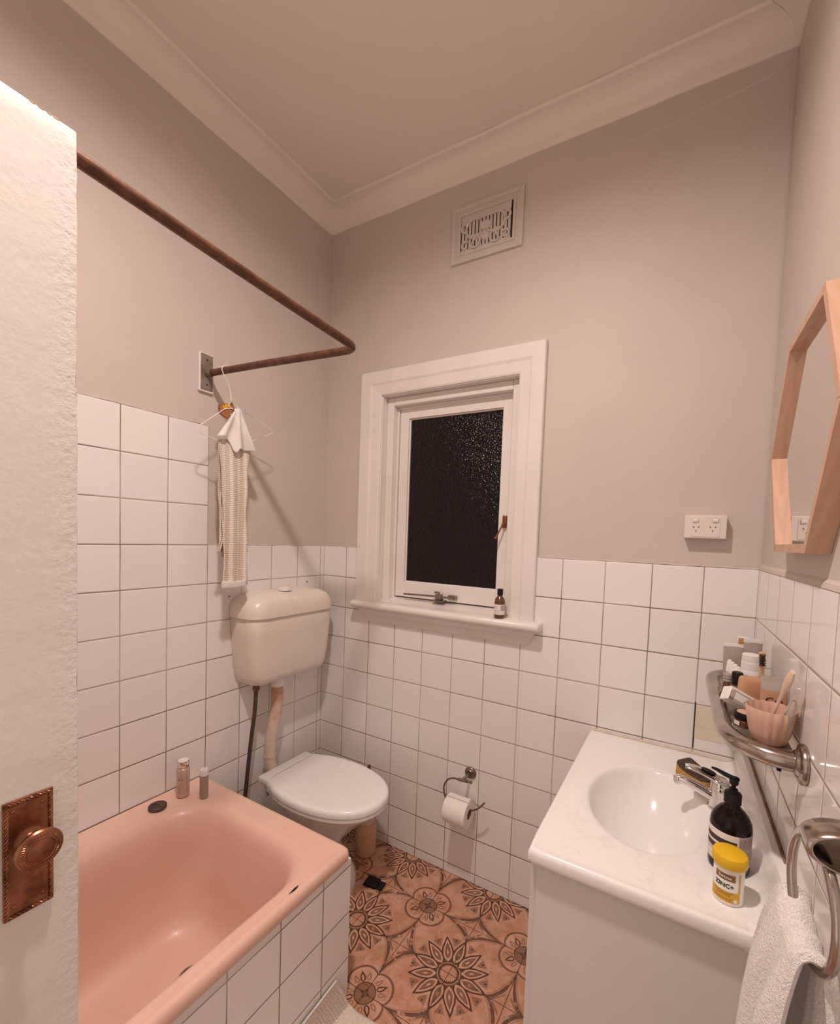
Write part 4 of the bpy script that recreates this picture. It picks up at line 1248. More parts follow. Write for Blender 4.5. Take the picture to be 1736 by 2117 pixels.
for s_ in (-1, 1):
    def sw(cx_, cz_, r0, r1, a0, a1, r):
        n = 24; pts = []
        for k in range(n + 1):
            f = k / n; a = math.radians(a0 + (a1 - a0) * f); q = r0 + (r1 - r0) * f
            pts.append((gx_ + s_ * (cx_ + q * math.cos(a)), -0.003, cz_ + q * math.sin(a)))
        tube(bm, pts, r, 8)
    sw(0.048, gz_ + 0.020, 0.036, 0.040, -100, 130, 0.0052)
    sw(0.048, gz_ - 0.036, 0.030, 0.018, 60, 330, 0.0048)
    sw(0.092, gz_ + 0.034, 0.020, 0.008, -120, 220, 0.0048)
    sw(0.090, gz_ - 0.040, 0.018, 0.007, 140, -200, 0.0048)
    sw(0.0, gz_ - 0.055, 0.060, 0.050, 10, 80, 0.0045)
lathe(bm, [(0.028, 0), (0.024, 0.006), (0.010, 0.009), (0, 0.009)], (gx_, 0.001, gz_ + 0.022), 20, AX((0, -1, 0)), sx=1, sy=0.7)
lathe(bm, [(0.020, 0), (0.016, 0.005), (0, 0.007)], (gx_, 0.001, gz_ - 0.018), 20, AX((0, -1, 0)))
obj('scroll_grille', bm, M['vent'], av, True)

# ============================================================ SHOWER RAIL AND WHAT HANGS ON IT
sr = thing('shower_rail', 'dark brown L shaped shower curtain rail above the bath', 'curtain rail', (0, -0.652, 2.069))
bm = NB()
path = [Vector((0.004, -0.652, 2.069)), Vector((0.30, -0.640, 2.062)), Vector((0.64, -0.6215, 2.0525))]
cor = Vector((0.712, -0.6175, 2.050))
for k in range(1, 9):
    a = k / 8
    p0_, p1_, p2_ = Vector((0.660, -0.6205, 2.052)), cor, Vector((0.7145, -0.672, 2.050))
    path.append(p0_.lerp(p1_, a).lerp(p1_.lerp(p2_, a), a))
path += [Vector((0.7285, -0.90, 2.050)), Vector((0.744, -1.12, 2.051)), Vector((0.765, -1.40, 2.053)), Vector((0.80, -1.8, 2.056)), Vector((0.83, FY + 0.002, 2.058))]
tube(bm, path, 0.0122, 16)
obj('rail', bm, M['brown_rod'], sr, True)
bm = NB(); box(bm, -TS, 0.006, -0.684, -0.626, 1.998, 2.142, 0.003, 2)
pb = obj('painted_block', bm, M['white_paint'], sr, label='white painted mounting block')
bm = NB(); box(bm, 0.006, 0.009, -0.679, -0.631, 2.006, 2.138, 0.001)
br_ = obj('bracket', bm, M['plate_metal'], sr, label='grey metal wall plate')
bm = NB(); tube(bm, [(0.008, -0.652, 2.069), (0.034, -0.6508, 2.0685)], 0.0142, 16)
obj('rail_cup', bm, M['plate_metal'], br_, True)
for zz in (2.118, 2.026):
    bm = NB(); lathe(bm, [(0.004, 0), (0.0035, 0.001), (0, 0.0016)], (0.009, -0.655, zz), 12, AX((1, 0, 0)))
    obj('screw', bm, M['ink'], br_, True)

hx = 0.112
def _soft(pts, r=0.008, n=5):
    pts = [Vector(p) for p in pts]; out = [pts[0]]
    for a, b, c in zip(pts, pts[1:], pts[2:]):
        q = min(r, (a - b).length * 0.45, (c - b).length * 0.45)
        p0 = b + (a - b).normalized() * q; p2 = b + (c - b).normalized() * q
        for k in range(n + 1):
            t = k / n; out.append(p0.lerp(b, t).lerp(b.lerp(p2, t), t))
    out.append(pts[-1])
    return out
hg = thing('clothes_hanger', 'white wire clothes hanger hooked over the brown shower rail', 'hanger', (hx, -0.645, 2.07))
bm = NB()
pts = smooth_path([(hx + 0.004, -0.612, 2.062), (hx + 0.004, -0.624, 2.079), (hx + 0.003, -0.640, 2.0835), (hx, -0.657, 2.080), (hx, -0.664, 2.066), (hx, -0.655, 2.045), (hx, -0.640, 2.025), (hx, -0.630, 2.000), (hx, -0.626, 1.975), (hx, -0.624, 1.955)], 5)
tube(bm, pts, 0.0016, 8)
obj('hook', bm, M['wire'], hg, True)
bm = NB()
tw = []
tw += smooth_path([(hx, -0.624, 1.956), (hx, -0.635, 1.945), (hx, -0.622, 1.934), (hx, -0.607, 1.935), (hx, -0.612, 1.948), (hx, -0.626, 1.957)], 4)
tube(bm, tw, 0.0015, 8)
tri = _soft([(hx, -0.620, 1.936), (hx, -0.650, 1.926), (hx, -0.752, 1.838), (hx, -0.747, 1.818), (hx, -0.672, 1.803), (hx, -0.560, 1.817), (hx, -0.436, 1.883), (hx, -0.434, 1.895), (hx, -0.590, 1.944), (hx, -0.613, 1.946)])
tube(bm, tri, 0.0016, 8)
obj('frame', bm, M['wire'], hg, True)

# strap folded over the hanger's bar
def sheet(bm, rows, th, closed=False):
    """rows of points -> thickened sheet along x"""
    G = [[bm.verts.new(p) for p in r] for r in rows]
    for a, b in zip(G, G[1:]):
        for i in range(len(a) - 1): bm.faces.new((a[i], a[i + 1], b[i + 1], b[i]))
    return G
ss = thing('back_scrubber', 'long striped woven back scrubbing strap folded over the wire hanger', 'scrubbing strap', (hx, -0.61, 1.55))
def strap_rows(side):
    rows = []
    n = 46
    for k in range(n + 1):
        f = k / n
        z = 1.822 - f * (1.822 - 1.268)
        cy_ = -0.607 - 0.005 * math.sin(f * 5) - 0.004 * f
        hw2 = 0.066 - 0.018 * min(1, f * 2.2) + 0.002 * math.sin(f * 21)
        row = []
        for j in range(17):
            q = -1 + 2 * j / 16
            x = hx + side * (0.003 + 0.011 * min(1, f * 3)) + 0.0042 * math.cos(q * 5.5 + 0.8 * f) * (0.4 + f)
            row.append(Vector((x, cy_ + q * hw2, z + 0.012 * (1 - min(1, f * 6)) * q)))
        rows.append(row)
    return rows
bm = NB(); fr = strap_rows(1); bkp = strap_rows(-1)
sheet(bm, fr, 0)
o = obj('front_fall', bm, M['strap'], ss, True)
o.modifiers.new('s', 'SOLIDIFY').thickness = 0.0035
bm = NB(); sheet(bm, [bkp[0]] + bkp[1:38], 0)
arc = []
o = obj('rear_fall', bm, M['strap'], ss, True)
o.modifiers.new('s', 'SOLIDIFY').thickness = 0.0035
bm = NB()
box(bm, hx + 0.006, hx + 0.021, -0.661, -0.563, 1.258, 1.284, 0.004, 3)
obj('end_band', bm, M['towel'], ss, True)
for s_, yy in ((0, -0.672), (1, -0.552)):
    bm = NB()
    q = -1 if s_ == 0 else 1
    pts = smooth_path([(hx - 0.004, -0.607 + q * 0.052, 1.62), (hx - 0.005, -0.607 + q * 0.054, 1.53), (hx - 0.003, -0.607 + q * 0.050, 1.46), (hx - 0.002, -0.607 + q * 0.060, 1.41), (hx - 0.002, -0.607 + q * 0.069, 1.395)], 5)
    tube(bm, pts, 0.0026, 8)
    tube(bm, [Vector(p) + Vector((0.004, -q * 0.006, 0.002)) for p in pts], 0.0026, 8)
    obj('rope_handle', bm, M['strap'], ss, True)

# gauze bag
gz = thing('gauze_pouch', 'sheer white gauze pouch fanned out on the wire hanger', 'pouch', (hx + 0.012, -0.605, 1.88))
bm = NB()
rows = []
for k in range(25):
    f = k / 24
    row = []
    for j in range(41):
        q = j / 40
        yt = -0.617 + q * 0.026; 
        yb = -0.690 + q * 0.186
        zb_ = 1.836 - 0.046 * q - 0.030 * math.exp(-((q - 0.38) / 0.06) ** 2) + 0.008 * math.sin(q * 9)
        fo = f ** 1.05
        y = yt + (yb - yt) * fo
        z = 1.936 + (zb_ - 0.018 - 1.936) * f - 0.004 * (2 * q - 1) ** 2 * (1 - f)
        x = hx + 0.014 + 0.010 * f * math.sin(q * 17) + 0.006 * math.sin(q * PI)
        row.append(Vector((x, y, z)))
    rows.append(row)
sheet(bm, rows, 0)
o = obj('gauze', bm, M['veil'], gz, True)
o.modifiers.new('s', 'SOLIDIFY').thickness = 0.0006
bm = NB(); tube(bm, smooth_path([(hx + 0.012, -0.604, 1.934), (hx + 0.008, -0.604, 1.946), (hx + 0.003, -0.612, 1.950)], 4), 0.0012, 6)
obj('tie', bm, M['wire'], gz, True)
# brown and yellow animal shaped scrubber
sc = thing('bath_scrubber', 'flat brown foam scrubber with spiky yellow patch, tied to the hanger neck', 'scrubber', (hx - 0.008, -0.65, 1.92))
poly = [(-0.611, 1.952), (-0.609, 1.934), (-0.611, 1.921), (-0.622, 1.920), (-0.627, 1.913), (-0.629, 1.900), (-0.636, 1.894), (-0.652, 1.899), (-0.665, 1.906), (-0.667, 1.913), (-0.674, 1.913), (-0.667, 1.919), (-0.673, 1.925), (-0.666, 1.926), (-0.671, 1.936), (-0.661, 1.932), (-0.661, 1.943), (-0.654, 1.938), (-0.651, 1.949), (-0.645, 1.944), (-0.637, 1.950), (-0.628, 1.951), (-0.618, 1.956)]
bm = NB(); prism(bm, poly, hx - 0.012, hx - 0.002, lambda a, b, h: Vector((h, a, b)))
obj('foam', bm, M['brown_foam'], sc)
poly2 = [(-0.6245, 1.949), (-0.6335, 1.948), (-0.641, 1.9445), (-0.6445, 1.9425), (-0.647, 1.9445), (-0.650, 1.937), (-0.655, 1.936), (-0.6585, 1.9365), (-0.6605, 1.931), (-0.653, 1.925), (-0.645, 1.929), (-0.633, 1.936)]
bm = NB(); prism(bm, poly2, hx - 0.003, hx - 0.0012, lambda a, b, h: Vector((h, a, b)))
obj('yellow_patch', bm, M['gold'], sc, label='bright yellow patch')
bm = NB(); lathe(bm, [(0, -0.005), (0.004, -0.003), (0.005, 0), (0.004, 0.003), (0, 0.005)], (hx + 0.001, -0.624, 1.957), 12)
obj('bead', bm, M['tan'], sc, True)

# ============================================================ MIRROR (hexagonal, pine frame) on the right wall
def hexpts(r, cy_=-0.560, cz_=1.708):
    return [(cy_ + r * 1.045 * math.cos(math.radians(60 * k)), cz_ + r * math.sin(math.radians(60 * k))) for k in range(6)]
hm = thing('hexagonal_mirror', 'hexagonal mirror in a pale pine frame on the right wall', 'mirror', (1.82, -0.56, 1.708))
OUT, INN, DEP = 0.268, 0.249, 0.036
def on_wall(y, z, d): return Vector((WX(y) + TS - 0.0005 - d, y, z))
bm = NB()
o_, i_ = hexpts(OUT), hexpts(INN)
loops = [[on_wall(y, z, 0.0) for y, z in o_], [on_wall(y, z, DEP) for y, z in o_], [on_wall(y, z, DEP) for y, z in i_], [on_wall(y, z, DEP - 0.017) for y, z in i_]]
loft(bm, loops)
obj('frame', bm, M['wood'], hm)
bm = NB(); vv = [bm.verts.new(on_wall(y, z, DEP - 0.0155)) for y, z in hexpts(INN + 0.001)]; bm.faces.new(vv)
g_ = [bm.verts.new(on_wall(y, z, 0.004)) for y, z in hexpts(INN + 0.001)]; bm.faces.new(g_)
for k in range(6): bm.faces.new((vv[k], vv[(k + 1) % 6], g_[(k + 1) % 6], g_[k]))
obj('mirror_glass', bm, M['mirror'], hm)
for k in range(6):
    bm = NB()
    (a, b), (c, d) = o_[k], i_[k]
    # mitre joints as hairline grooves
    p, q = on_wall(a, b, DEP + 0.0001), on_wall(c, d, DEP + 0.0001)
    tube(bm, [p, q], 0.0004, 4)
    obj('mitre_joint', bm, M['tan'], hm)

# ============================================================ STEEL RAIL SHELF
RZ = 1.090
rs_ = thing('rail_shelf', 'bent steel tube rail holding a small shelf of toiletries on the right wall', 'shelf', (1.78, -0.38, RZ))
bm = NB()
yn, yf = -0.668, -0.085
pth = [Vector((WX(yn) - 0.002, yn, RZ)), Vector((1.800, yn + 0.004, RZ)), Vector((1.775, yn + 0.012, RZ)), Vector((1.745, yn + 0.035, RZ)), Vector((1.727, yn + 0.075, RZ)), Vector((1.720, yn + 0.13, RZ)), Vector((1.7165, -0.40, RZ)), Vector((1.7135, yf - 0.10, RZ)), Vector((1.719, yf - 0.045, RZ)), Vector((1.742, yf - 0.010, RZ)), Vector((1.775, yf, RZ)), Vector((WX(yf) - 0.002, yf, RZ))]
tube(bm, smooth_path(pth, 7), 0.0178, 24)
obj('tube', bm, M['steel'], rs_, True)
for yy in (yn, yf):
    bm = NB(); lathe(bm, [(0.036, 0), (0.0365, 0.005), (0.034, 0.009), (0.026, 0.011), (0.0235, 0.015), (0.0205, 0.017), (0.0178, 0.017)], (WX(yy) - 0.0005, yy, RZ), 32, AX((-1, 0, 0)))
    obj('wall_flange', bm, M['steel'], rs_, True)
bm = NB()
box(bm, 1.722, 1.826, -0.640, -0.110, RZ + 0.001, RZ + 0.006, 0.002)
obj('shelf_plate', bm, M['plate_metal'], rs_, label='dark flat plate inside the rail')
bm = NB(); tube(bm, [(1.800, yn + 0.004, RZ - 0.016), (1.800, yn + 0.004, RZ - 0.023)], 0.004, 8)
obj('grub_screw', bm, M['black'], rs_, True)
SZ = RZ + 0.006

def tube_pack(name, label, cat, c, w_, h, depth, ang, m_body, m_crimp='cap_white', m_cap='cap_white', lean=0.0):
    """squeeze tube standing on its cap: round below, flat crimp on top"""
    t = thing(name, label, cat, c)
    R3 = Matrix.Translation(c) @ Matrix.Rotation(ang, 4, 'Z') @ Matrix.Rotation(lean, 4, 'X')
    bm = NB()
    rings = []
    for (f, ww, dd) in ((0.12, 0.80, 1.0), (0.16, 0.92, 1.0), (0.35, 0.95, 0.92), (0.6, 0.98, 0.70), (0.8, 1.0, 0.40), (0.93, 1.0, 0.10), (0.94, 1.0, 0.07)):
        rings.append([R3 @ Vector((w_ / 2 * ww * math.cos(2 * PI * k / 28), depth / 2 * dd * math.sin(2 * PI * k / 28), h * f)) for k in range(28)])
    loft(bm, rings, True, True)
    obj('tube', bm, M[m_body], t, 60)
    bm = NB(); box(bm, -w_ / 2, w_ / 2, -0.0012, 0.0012, h * 0.925, h, 0.0004, 1, R3)
    obj('crimp', bm, M[m_crimp], t)
    bm = NB(); rings = []
    for (f, q) in ((0.0, 0.70), (0.005, 0.74), (0.115, 0.74), (0.12, 0.70)):
        rings.append([R3 @ Vector((w_ / 2 * q * math.cos(2 * PI * k / 28), depth / 2 * q * math.sin(2 * PI * k / 28), h * f)) for k in range(28)])
    loft(bm, rings, True, True)
    obj('cap', bm, M[m_cap], t, 50)
    return t, R3
a_face = math.radians(14)
t, R3 = tube_pack('cream_tube', 'shorter grey squeeze tube at the back left of the rail shelf', 'tube', (1.757, -0.235, SZ), 0.054, 0.122, 0.030, math.radians(8), 'grey_tube')
t, R3 = tube_pack('cream_tube', 'taller grey squeeze tube nearest the right wall, back of the shelf', 'tube', (1.797, -0.230, SZ), 0.046, 0.140, 0.028, math.radians(20), 'grey_tube')
t = thing('small_carton', 'little tan carton with yellow print poking up between the two grey tubes', 'carton', (1.780, -0.195, SZ))
bm = NB(); box(bm, 1.764, 1.789, -0.200, -0.180, SZ, SZ + 0.136, 0.0008)
obj('carton', bm, M['cap_white'], t)
bm = NB(); box(bm, 1.7665, 1.7865, -0.2006, -0.1998, SZ + 0.113, SZ + 0.134)
obj('print_panel', bm, M['tan'], t)
bm = NB()
tube(bm, smooth_path([(1.770, -0.2009, SZ + 0.131), (1.777, -0.2009, SZ + 0.126), (1.782, -0.2009, SZ + 0.120), (1.784, -0.2009, SZ + 0.115)], 3), 0.0012, 5); tube(bm, [(1.779, -0.2009, SZ + 0.129), (1.774, -0.2009, SZ + 0.122)], 0.0008, 5)
obj('yellow_print', bm, M['gold'], t)

pc = (1.7835, -0.330, SZ)
t = bottle('pill_bottle', 'white bottle with ribbed white cap between the grey tubes and the tan case', 'bottle', pc, [
    ('body', [(0, 0), (0.021, 0), (0.0225, 0.002), (0.0225, 0.072), (0.0205, 0.078), (0, 0.078)], 'cap_white', None),
    ('cap', [(0, 0.078), (0.0205, 0.078), (0.0205, 0.098), (0.0195, 0.099), (0.0200, 0.101), (0.0195, 0.1165), (0.0180, 0.118), (0, 0.118)], 'cap_white', None)])
fb = math.atan2(-1.69 - pc[1], 1.63 - pc[0])
bm = NB(); wrap(bm, pc, 0.0228, fb - 0.7, fb + 0.8, SZ + 0.066, SZ + 0.0668, 12); wrap(bm, pc, 0.0228, fb - 0.55, fb - 0.3, SZ + 0.054, SZ + 0.063, 4); wrap(bm, pc, 0.0228, fb - 0.2, fb + 0.05, SZ + 0.054, SZ + 0.057, 4)
obj('label_print', bm, M['ink'], t)
# strip of single dose vials
for i in range(4):
    cx_ = 1.7445 + 0.0046 * i; cy_ = -0.262 - 0.024 * i; 
    z1 = SZ + 0.082 - 0.001 * i
    lb_ = ['white plastic dropper vial at the back of the row of four by the rail', 'white plastic dropper vial, second from the back of its row of four', 'white plastic dropper vial, third from the back of its row of four', 'white plastic dropper vial at the front of the row, above the black capped bottle'][i]
    t = thing('dropper_vial', lb_, 'vial', (cx_, cy_, SZ), 'row of white dropper vials on the shelf')
    bm = NB(); lathe(bm, [(0, 0), (0.0085, 0), (0.0095, 0.002), (0.0095, 0.040), (0.006, 0.046), (0.0055, 0.052), (0, 0.052)], (cx_, cy_, SZ), 20)
    obj('vial_body', bm, M['cap_white'], t, True)
    bm = NB()
    lathe(bm, [(0, 0.050), (0.0075, 0.050), (0.0080, 0.056), (0.0070, 0.058), (0.0078, 0.062), (0.0066, 0.065), (0.0062, 0.076), (0.0045, 0.081), (0, 0.083)], (cx_, cy_, SZ), 20)
    obj('dropper_cap', bm, M['cap_white'], t, True)
# black capped bottle
bc = (1.7535, -0.372, SZ)
t = bottle('serum_bottle', 'dark bottle with tall black cap beside the tan case on the shelf', 'bottle', bc, [
    ('body', [(0, 0), (0.0120, 0), (0.0135, 0.002), (0.0135, 0.044), (0.010, 0.048), (0, 0.048)], 'amber', None),
    ('cap', [(0, 0.046), (0.0118, 0.046), (0.0122, 0.048), (0.0122, 0.074), (0.0105, 0.077), (0, 0.077)], 'black', 'black cap')])
bm = NB(); wrap(bm, bc, 0.0138, fb - 1.2, fb + 1.2, SZ + 0.026, SZ + 0.042, 12)
obj('label_band', bm, M['label_grey'], t)
# small amber bottle at the bend
bc = (1.738, -0.318, SZ)
t = bottle('amber_vial', 'small amber bottle with ridged pale cap next to the rail bend', 'bottle', bc, [
    ('body', [(0, 0), (0.0100, 0), (0.0110, 0.002), (0.0110, 0.032), (0.008, 0.036), (0, 0.036)], 'amber', None),
    ('cap', [(0, 0.036), (0.0095, 0.036), (0.0105, 0.039), (0.0090, 0.042), (0.0105, 0.046), (0.0090, 0.050), (0.0100, 0.054), (0.006, 0.058), (0, 0.058)], 'grey_tube', 'ridged cap')])
# toothbrush standing head up
t = thing('toothbrush', 'bamboo toothbrush with dark bristles standing head up by the white bottle', 'toothbrush', (1.797, -0.415, SZ))
bm = NB()
pth = smooth_path([(1.797, -0.415, SZ), (1.7965, -0.414, SZ + 0.06), (1.7955, -0.412, SZ + 0.100), (1.7950, -0.411, SZ + 0.120), (1.7945, -0.410, SZ + 0.136), (1.7945, -0.410, SZ + 0.143)], 4)
tube(bm, pth, [0.0050] * 9 + [0.0046, 0.0042, 0.0042, 0.0048, 0.0058, 0.0064, 0.0068, 0.0070, 0.0068, 0.0062, 0.005, 0.0025], 12, flat=(1, 0.62))
tbm = obj('handle', bm, M['bamboo'], t, True)
bm = NB()
for a in range(4):
    for b in range(8):
        x = 1.7945 - 0.0045 + 0.003 * a; z = SZ + 0.112 + 0.0036 * b
        tube(bm, [(x, -0.412, z), (x + random.uniform(-0.001, 0.003), -0.4235, z + random.uniform(-0.001, 0.001))], 0.0011, 5)
obj('bristles', bm, M['ink'], t, label='dark bristles')
# tan case
t = thing('tan_case', 'tan rounded plastic case standing in the middle of the shelf', 'case', (1.778, -0.455, SZ))
bm = NB()
Rt = Matrix.Translation((1.778, -0.455, SZ)) @ Matrix.Rotation(math.radians(14), 4, 'Z') @ Matrix.Rotation(math.radians(-4), 4, 'X')
def tcase(z, sx_, sy_, e=0.5):
    return [Rt @ Vector((0.031 * sx_ * math.copysign(abs(math.cos(2 * PI * k / 32)) ** e, math.cos(2 * PI * k / 32)), 0.012 * sy_ * math.copysign(abs(math.sin(2 * PI * k / 32)) ** e, math.sin(2 * PI * k / 32)), z)) for k in range(32)]
loft(bm, [tcase(0.0, 1.0, 0.9), tcase(0.004, 1.04, 1.0), tcase(0.05, 0.98, 1.0), tcase(0.075, 0.93, 0.95), tcase(0.084, 0.90, 0.8), tcase(0.0885, 0.84, 0.5), tcase(0.0895, 0.75, 0.25)], True, True)
obj('shell', bm, M['tan'], t, 60)
# toothpaste tube
tcx = (1.806, -0.520, SZ)
t = thing('toothpaste_tube', 'clear toothpaste tube with brown printed lower half, lettered Gra', 'toothpaste', tcx)
Rg = Matrix.Translation(tcx) @ Matrix.Rotation(math.radians(16), 4, 'Z')
bm = NB()
def gr(f, ww, dd): return [Rg @ Vector((0.026 * ww * math.cos(2 * PI * k / 28), 0.012 * dd * math.sin(2 * PI * k / 28), 0.112 * f)) for k in range(28)]
loft(bm, [gr(0.74, 0.99, 0.52), gr(0.80, 1.0, 0.42), gr(0.9, 1.0, 0.16), gr(0.93, 1.0, 0.08), gr(1.0, 1.0, 0.07)], True, True)
obj('clear_top', bm, M['clear'], t, 60)
bm = NB(); loft(bm, [gr(0.0, 0.70, 0.8), gr(0.10, 0.72, 0.9), gr(0.12, 0.93, 1.0), gr(0.35, 0.96, 0.92), gr(0.60, 0.98, 0.72), gr(0.745, 0.992, 0.525)], True, True)
obj('printed_body', bm, M['tan'], t, 60)
cu = bpy.data.curves.new('txt', 'FONT'); cu.body = 'Gra'; cu.size = 0.022; cu.align_x = 'CENTER'
to = bpy.data.objects.new('txt', cu); link(to)
me_ = bpy.data.meshes.new_from_object(to.evaluated_get(bpy.context.evaluated_depsgraph_get()))
bm = NB(); bm.from_mesh(me_)
for v in bm.verts:
    x_ = v.co.x - 0.002
    v.co = Rg @ Vector((x_, -0.0100 * 0.86 * math.sqrt(max(0.05, 1 - (x_ / 0.026) ** 2)) - 0.0010, 0.055 + v.co.y))
bpy.data.objects.remove(to)
obj('lettering', bm, M['ink'], t)
# tilted carton
t = thing('medicine_carton', 'white and dark printed medicine carton lying tilted against the tan case', 'carton', (1.748, -0.500, SZ))
Rc = Matrix.Translation((1.7505, -0.475, SZ + 0.037)) @ Matrix.Rotation(math.radians(22), 4, 'Z') @ Matrix.Rotation(math.radians(28), 4, 'Y') @ Matrix.Rotation(math.radians(-24), 4, 'X')
bm = NB(); box(bm, -0.034, 0.034, -0.014, 0.014, -0.016, 0.016, 0.0006, 1, Rc)
cb = obj('carton', bm, M['cap_white'], t)
bm = NB()
box(bm, -0.033, 0.033, -0.0146, -0.0139, -0.0155, -0.0085, 0, 2, Rc); box(bm, -0.033, -0.022, -0.0146, -0.0139, -0.0155, 0.009, 0, 2, Rc); box(bm, -0.028, 0.033, -0.0146, -0.0139, 0.0085, 0.0108, 0, 2, Rc)
box(bm, -0.030, 0.030, -0.008, 0.009, 0.0158, 0.0164, 0, 2, Rc)
obj('printed_border', bm, M['label_grey'], cb)
bm = NB()
for k in range(9): box(bm, 0.002 + k * 0.0024, 0.0036 + k * 0.0024, -0.0150, -0.0144, -0.006, -0.0035, 0, 2, Rc)
obj('small_print', bm, M['ink'], cb)
# dark jar
bc = (1.757, -0.535, SZ)
t = bottle('cosmetic_jar', 'squat amber jar with black lid half hidden behind the pink beaker', 'jar', bc, [
    ('body', [(0, 0), (0.018, 0), (0.0195, 0.002), (0.0195, 0.014), (0.018, 0.016), (0, 0.016)], 'amber', None),
    ('lid', [(0, 0.016), (0.0205, 0.016), (0.021, 0.018), (0.021, 0.028), (0.020, 0.030), (0, 0.030)], 'black', 'black lid'),
    ('lid_sticker', [(0, 0.030), (0.016, 0.030), (0.0155, 0.0308), (0, 0.0308)], 'pink_cup', 'pink lid sticker')])
bm = NB(); wrap(bm, bc, 0.0198, fb - 1.3, fb - 0.5, SZ + 0.003, SZ + 0.012, 6)
obj('label_band', bm, M['label'], t)
# scalloped beaker
cc = (1.7905, -0.6, SZ)
cu_ = thing('beaker', 'pink scalloped beaker holding toothbrushes at the near end of the shelf', 'beaker', cc)
bm = NB()
def flute(r, z, amp, zw=0.0):
    return [Vector((cc[0] + (r + amp * abs(math.sin(k * PI * 16 / 128))) * math.cos(2 * PI * k / 128), cc[1] + (r + amp * abs(math.sin(k * PI * 16 / 128))) * math.sin(2 * PI * k / 128), SZ + z + zw * abs(math.sin(k * PI * 16 / 128)))) for k in range(128)]
loft(bm, [flute(0.0245, 0.0, 0.0), flute(0.0280, 0.003, 0.001), flute(0.0330, 0.020, 0.0018), flute(0.0375, 0.045, 0.0022), flute(0.0405, 0.068, 0.0024, 0.0012), flute(0.0398, 0.0688, 0.0022, 0.0012), flute(0.0388, 0.067, 0.0022, 0.0012), flute(0.0352, 0.045, 0.0020), flute(0.0290, 0.020, 0.0016), flute(0.0240, 0.005, 0.001)], True, True)
obj('cup', bm, M['pink_cup'], cu_, 70)
def brush(name, label, a, b, m_, rad, head):
    t = thing(name, label, 'toothbrush', a)
    a = Vector(a); b = Vector(b)
    pts = [a.lerp(b, k / 12) for k in range(13)]
    bm = NB(); tube(bm, pts, rad, 12, flat=(0.55, 1))
    obj('handle', bm, M[m_], t, True)
    return t, pts
t, pts = brush('toothbrush', 'pale bamboo toothbrush leaning in the pink beaker', (1.783, -0.590, SZ + 0.010), (1.8115, -0.652, SZ + 0.158), 'bamboo_pale', [0.0062, 0.0066, 0.0066, 0.0064, 0.0060, 0.0054, 0.0048, 0.0048, 0.0060, 0.0090, 0.0115, 0.0115, 0.0070], None)
t, pts = brush('toothbrush', 'white plastic toothbrush lying low in the pink beaker, near the wall', (1.800, -0.592, SZ + 0.012), (1.8225, -0.650, SZ + 0.128), 'cap_white', [0.0048, 0.0052, 0.0056, 0.0056, 0.0052, 0.0044, 0.0036, 0.0034, 0.0034, 0.0036, 0.0042, 0.0042, 0.003], None)
t = thing('brush_cover', 'clear plastic travel cover standing in the pink beaker by the wall', 'cover', (1.815, -0.628, SZ + 0.05))
bm = NB()
a = Vector((1.810, -0.615, SZ + 0.020)); b = Vector((1.8200, -0.640, SZ + 0.100))
tube(bm, [a.lerp(b, k / 8) for k in range(9)], [0.006, 0.007, 0.0075, 0.008, 0.008, 0.008, 0.008, 0.007, 0.004], 14, flat=(0.8, 1))
obj('cover', bm, M['clear'], t, True)

# ============================================================ BOTTLE ON THE SILL
bc = (0.985, -0.032, 1.1665)
t = bottle('amber_bottle', 'small amber glass bottle with black cap and cream label on the window sill', 'bottle', bc, [
    ('body', [(0, 0), (0.0180, 0), (0.0210, 0.003), (0.0215, 0.007), (0.0215, 0.064), (0.0200, 0.073), (0.0150, 0.082), (0.0095, 0.088), (0.0085, 0.094), (0, 0.094)], 'amber', None),
    ('cap', [(0, 0.091), (0.0105, 0.091), (0.0115, 0.094), (0.0115, 0.114), (0.0105, 0.117), (0, 0.117)], 'black', 'black cap')])
fb = math.atan2(-1.69 - bc[1], 1.63 - bc[0])
bm = NB(); wrap(bm, bc, 0.0217, fb - 1.9, fb + 1.9, bc[2] + 0.015, bc[2] + 0.056, 30)
lb = obj('paper_label', bm, M['label'], t, True, label='cream paper label')
bm = NB(); wrap(bm, bc, 0.0219, fb + 0.15, fb + 1.2, bc[2] + 0.032, bc[2] + 0.053, 10)
obj('grey_panel', bm, M['label_grey'], lb, True)
bm = NB()
for (a0, a1, z0_, z1_) in ((-1.2, -0.5, 0.044, 0.047), (-1.2, -0.3, 0.040, 0.0415), (-1.2, 0.0, 0.029, 0.032), (-1.2, 0.0, 0.022, 0.024), (-0.9, -0.1, 0.0175, 0.0184)):
    wrap(bm, bc, 0.0219, fb + a0, fb + a1, bc[2] + z0_, bc[2] + z1_, 8)
obj('small_print', bm, M['label_grey'], lb)

# ============================================================ TOWEL RING AND TOWEL
tr = thing('towel_ring', 'brushed steel towel ring on the right wall, in front of the basin', 'towel ring', (1.80, -1.03, 1.13))
my = -1.032
bm = NB()
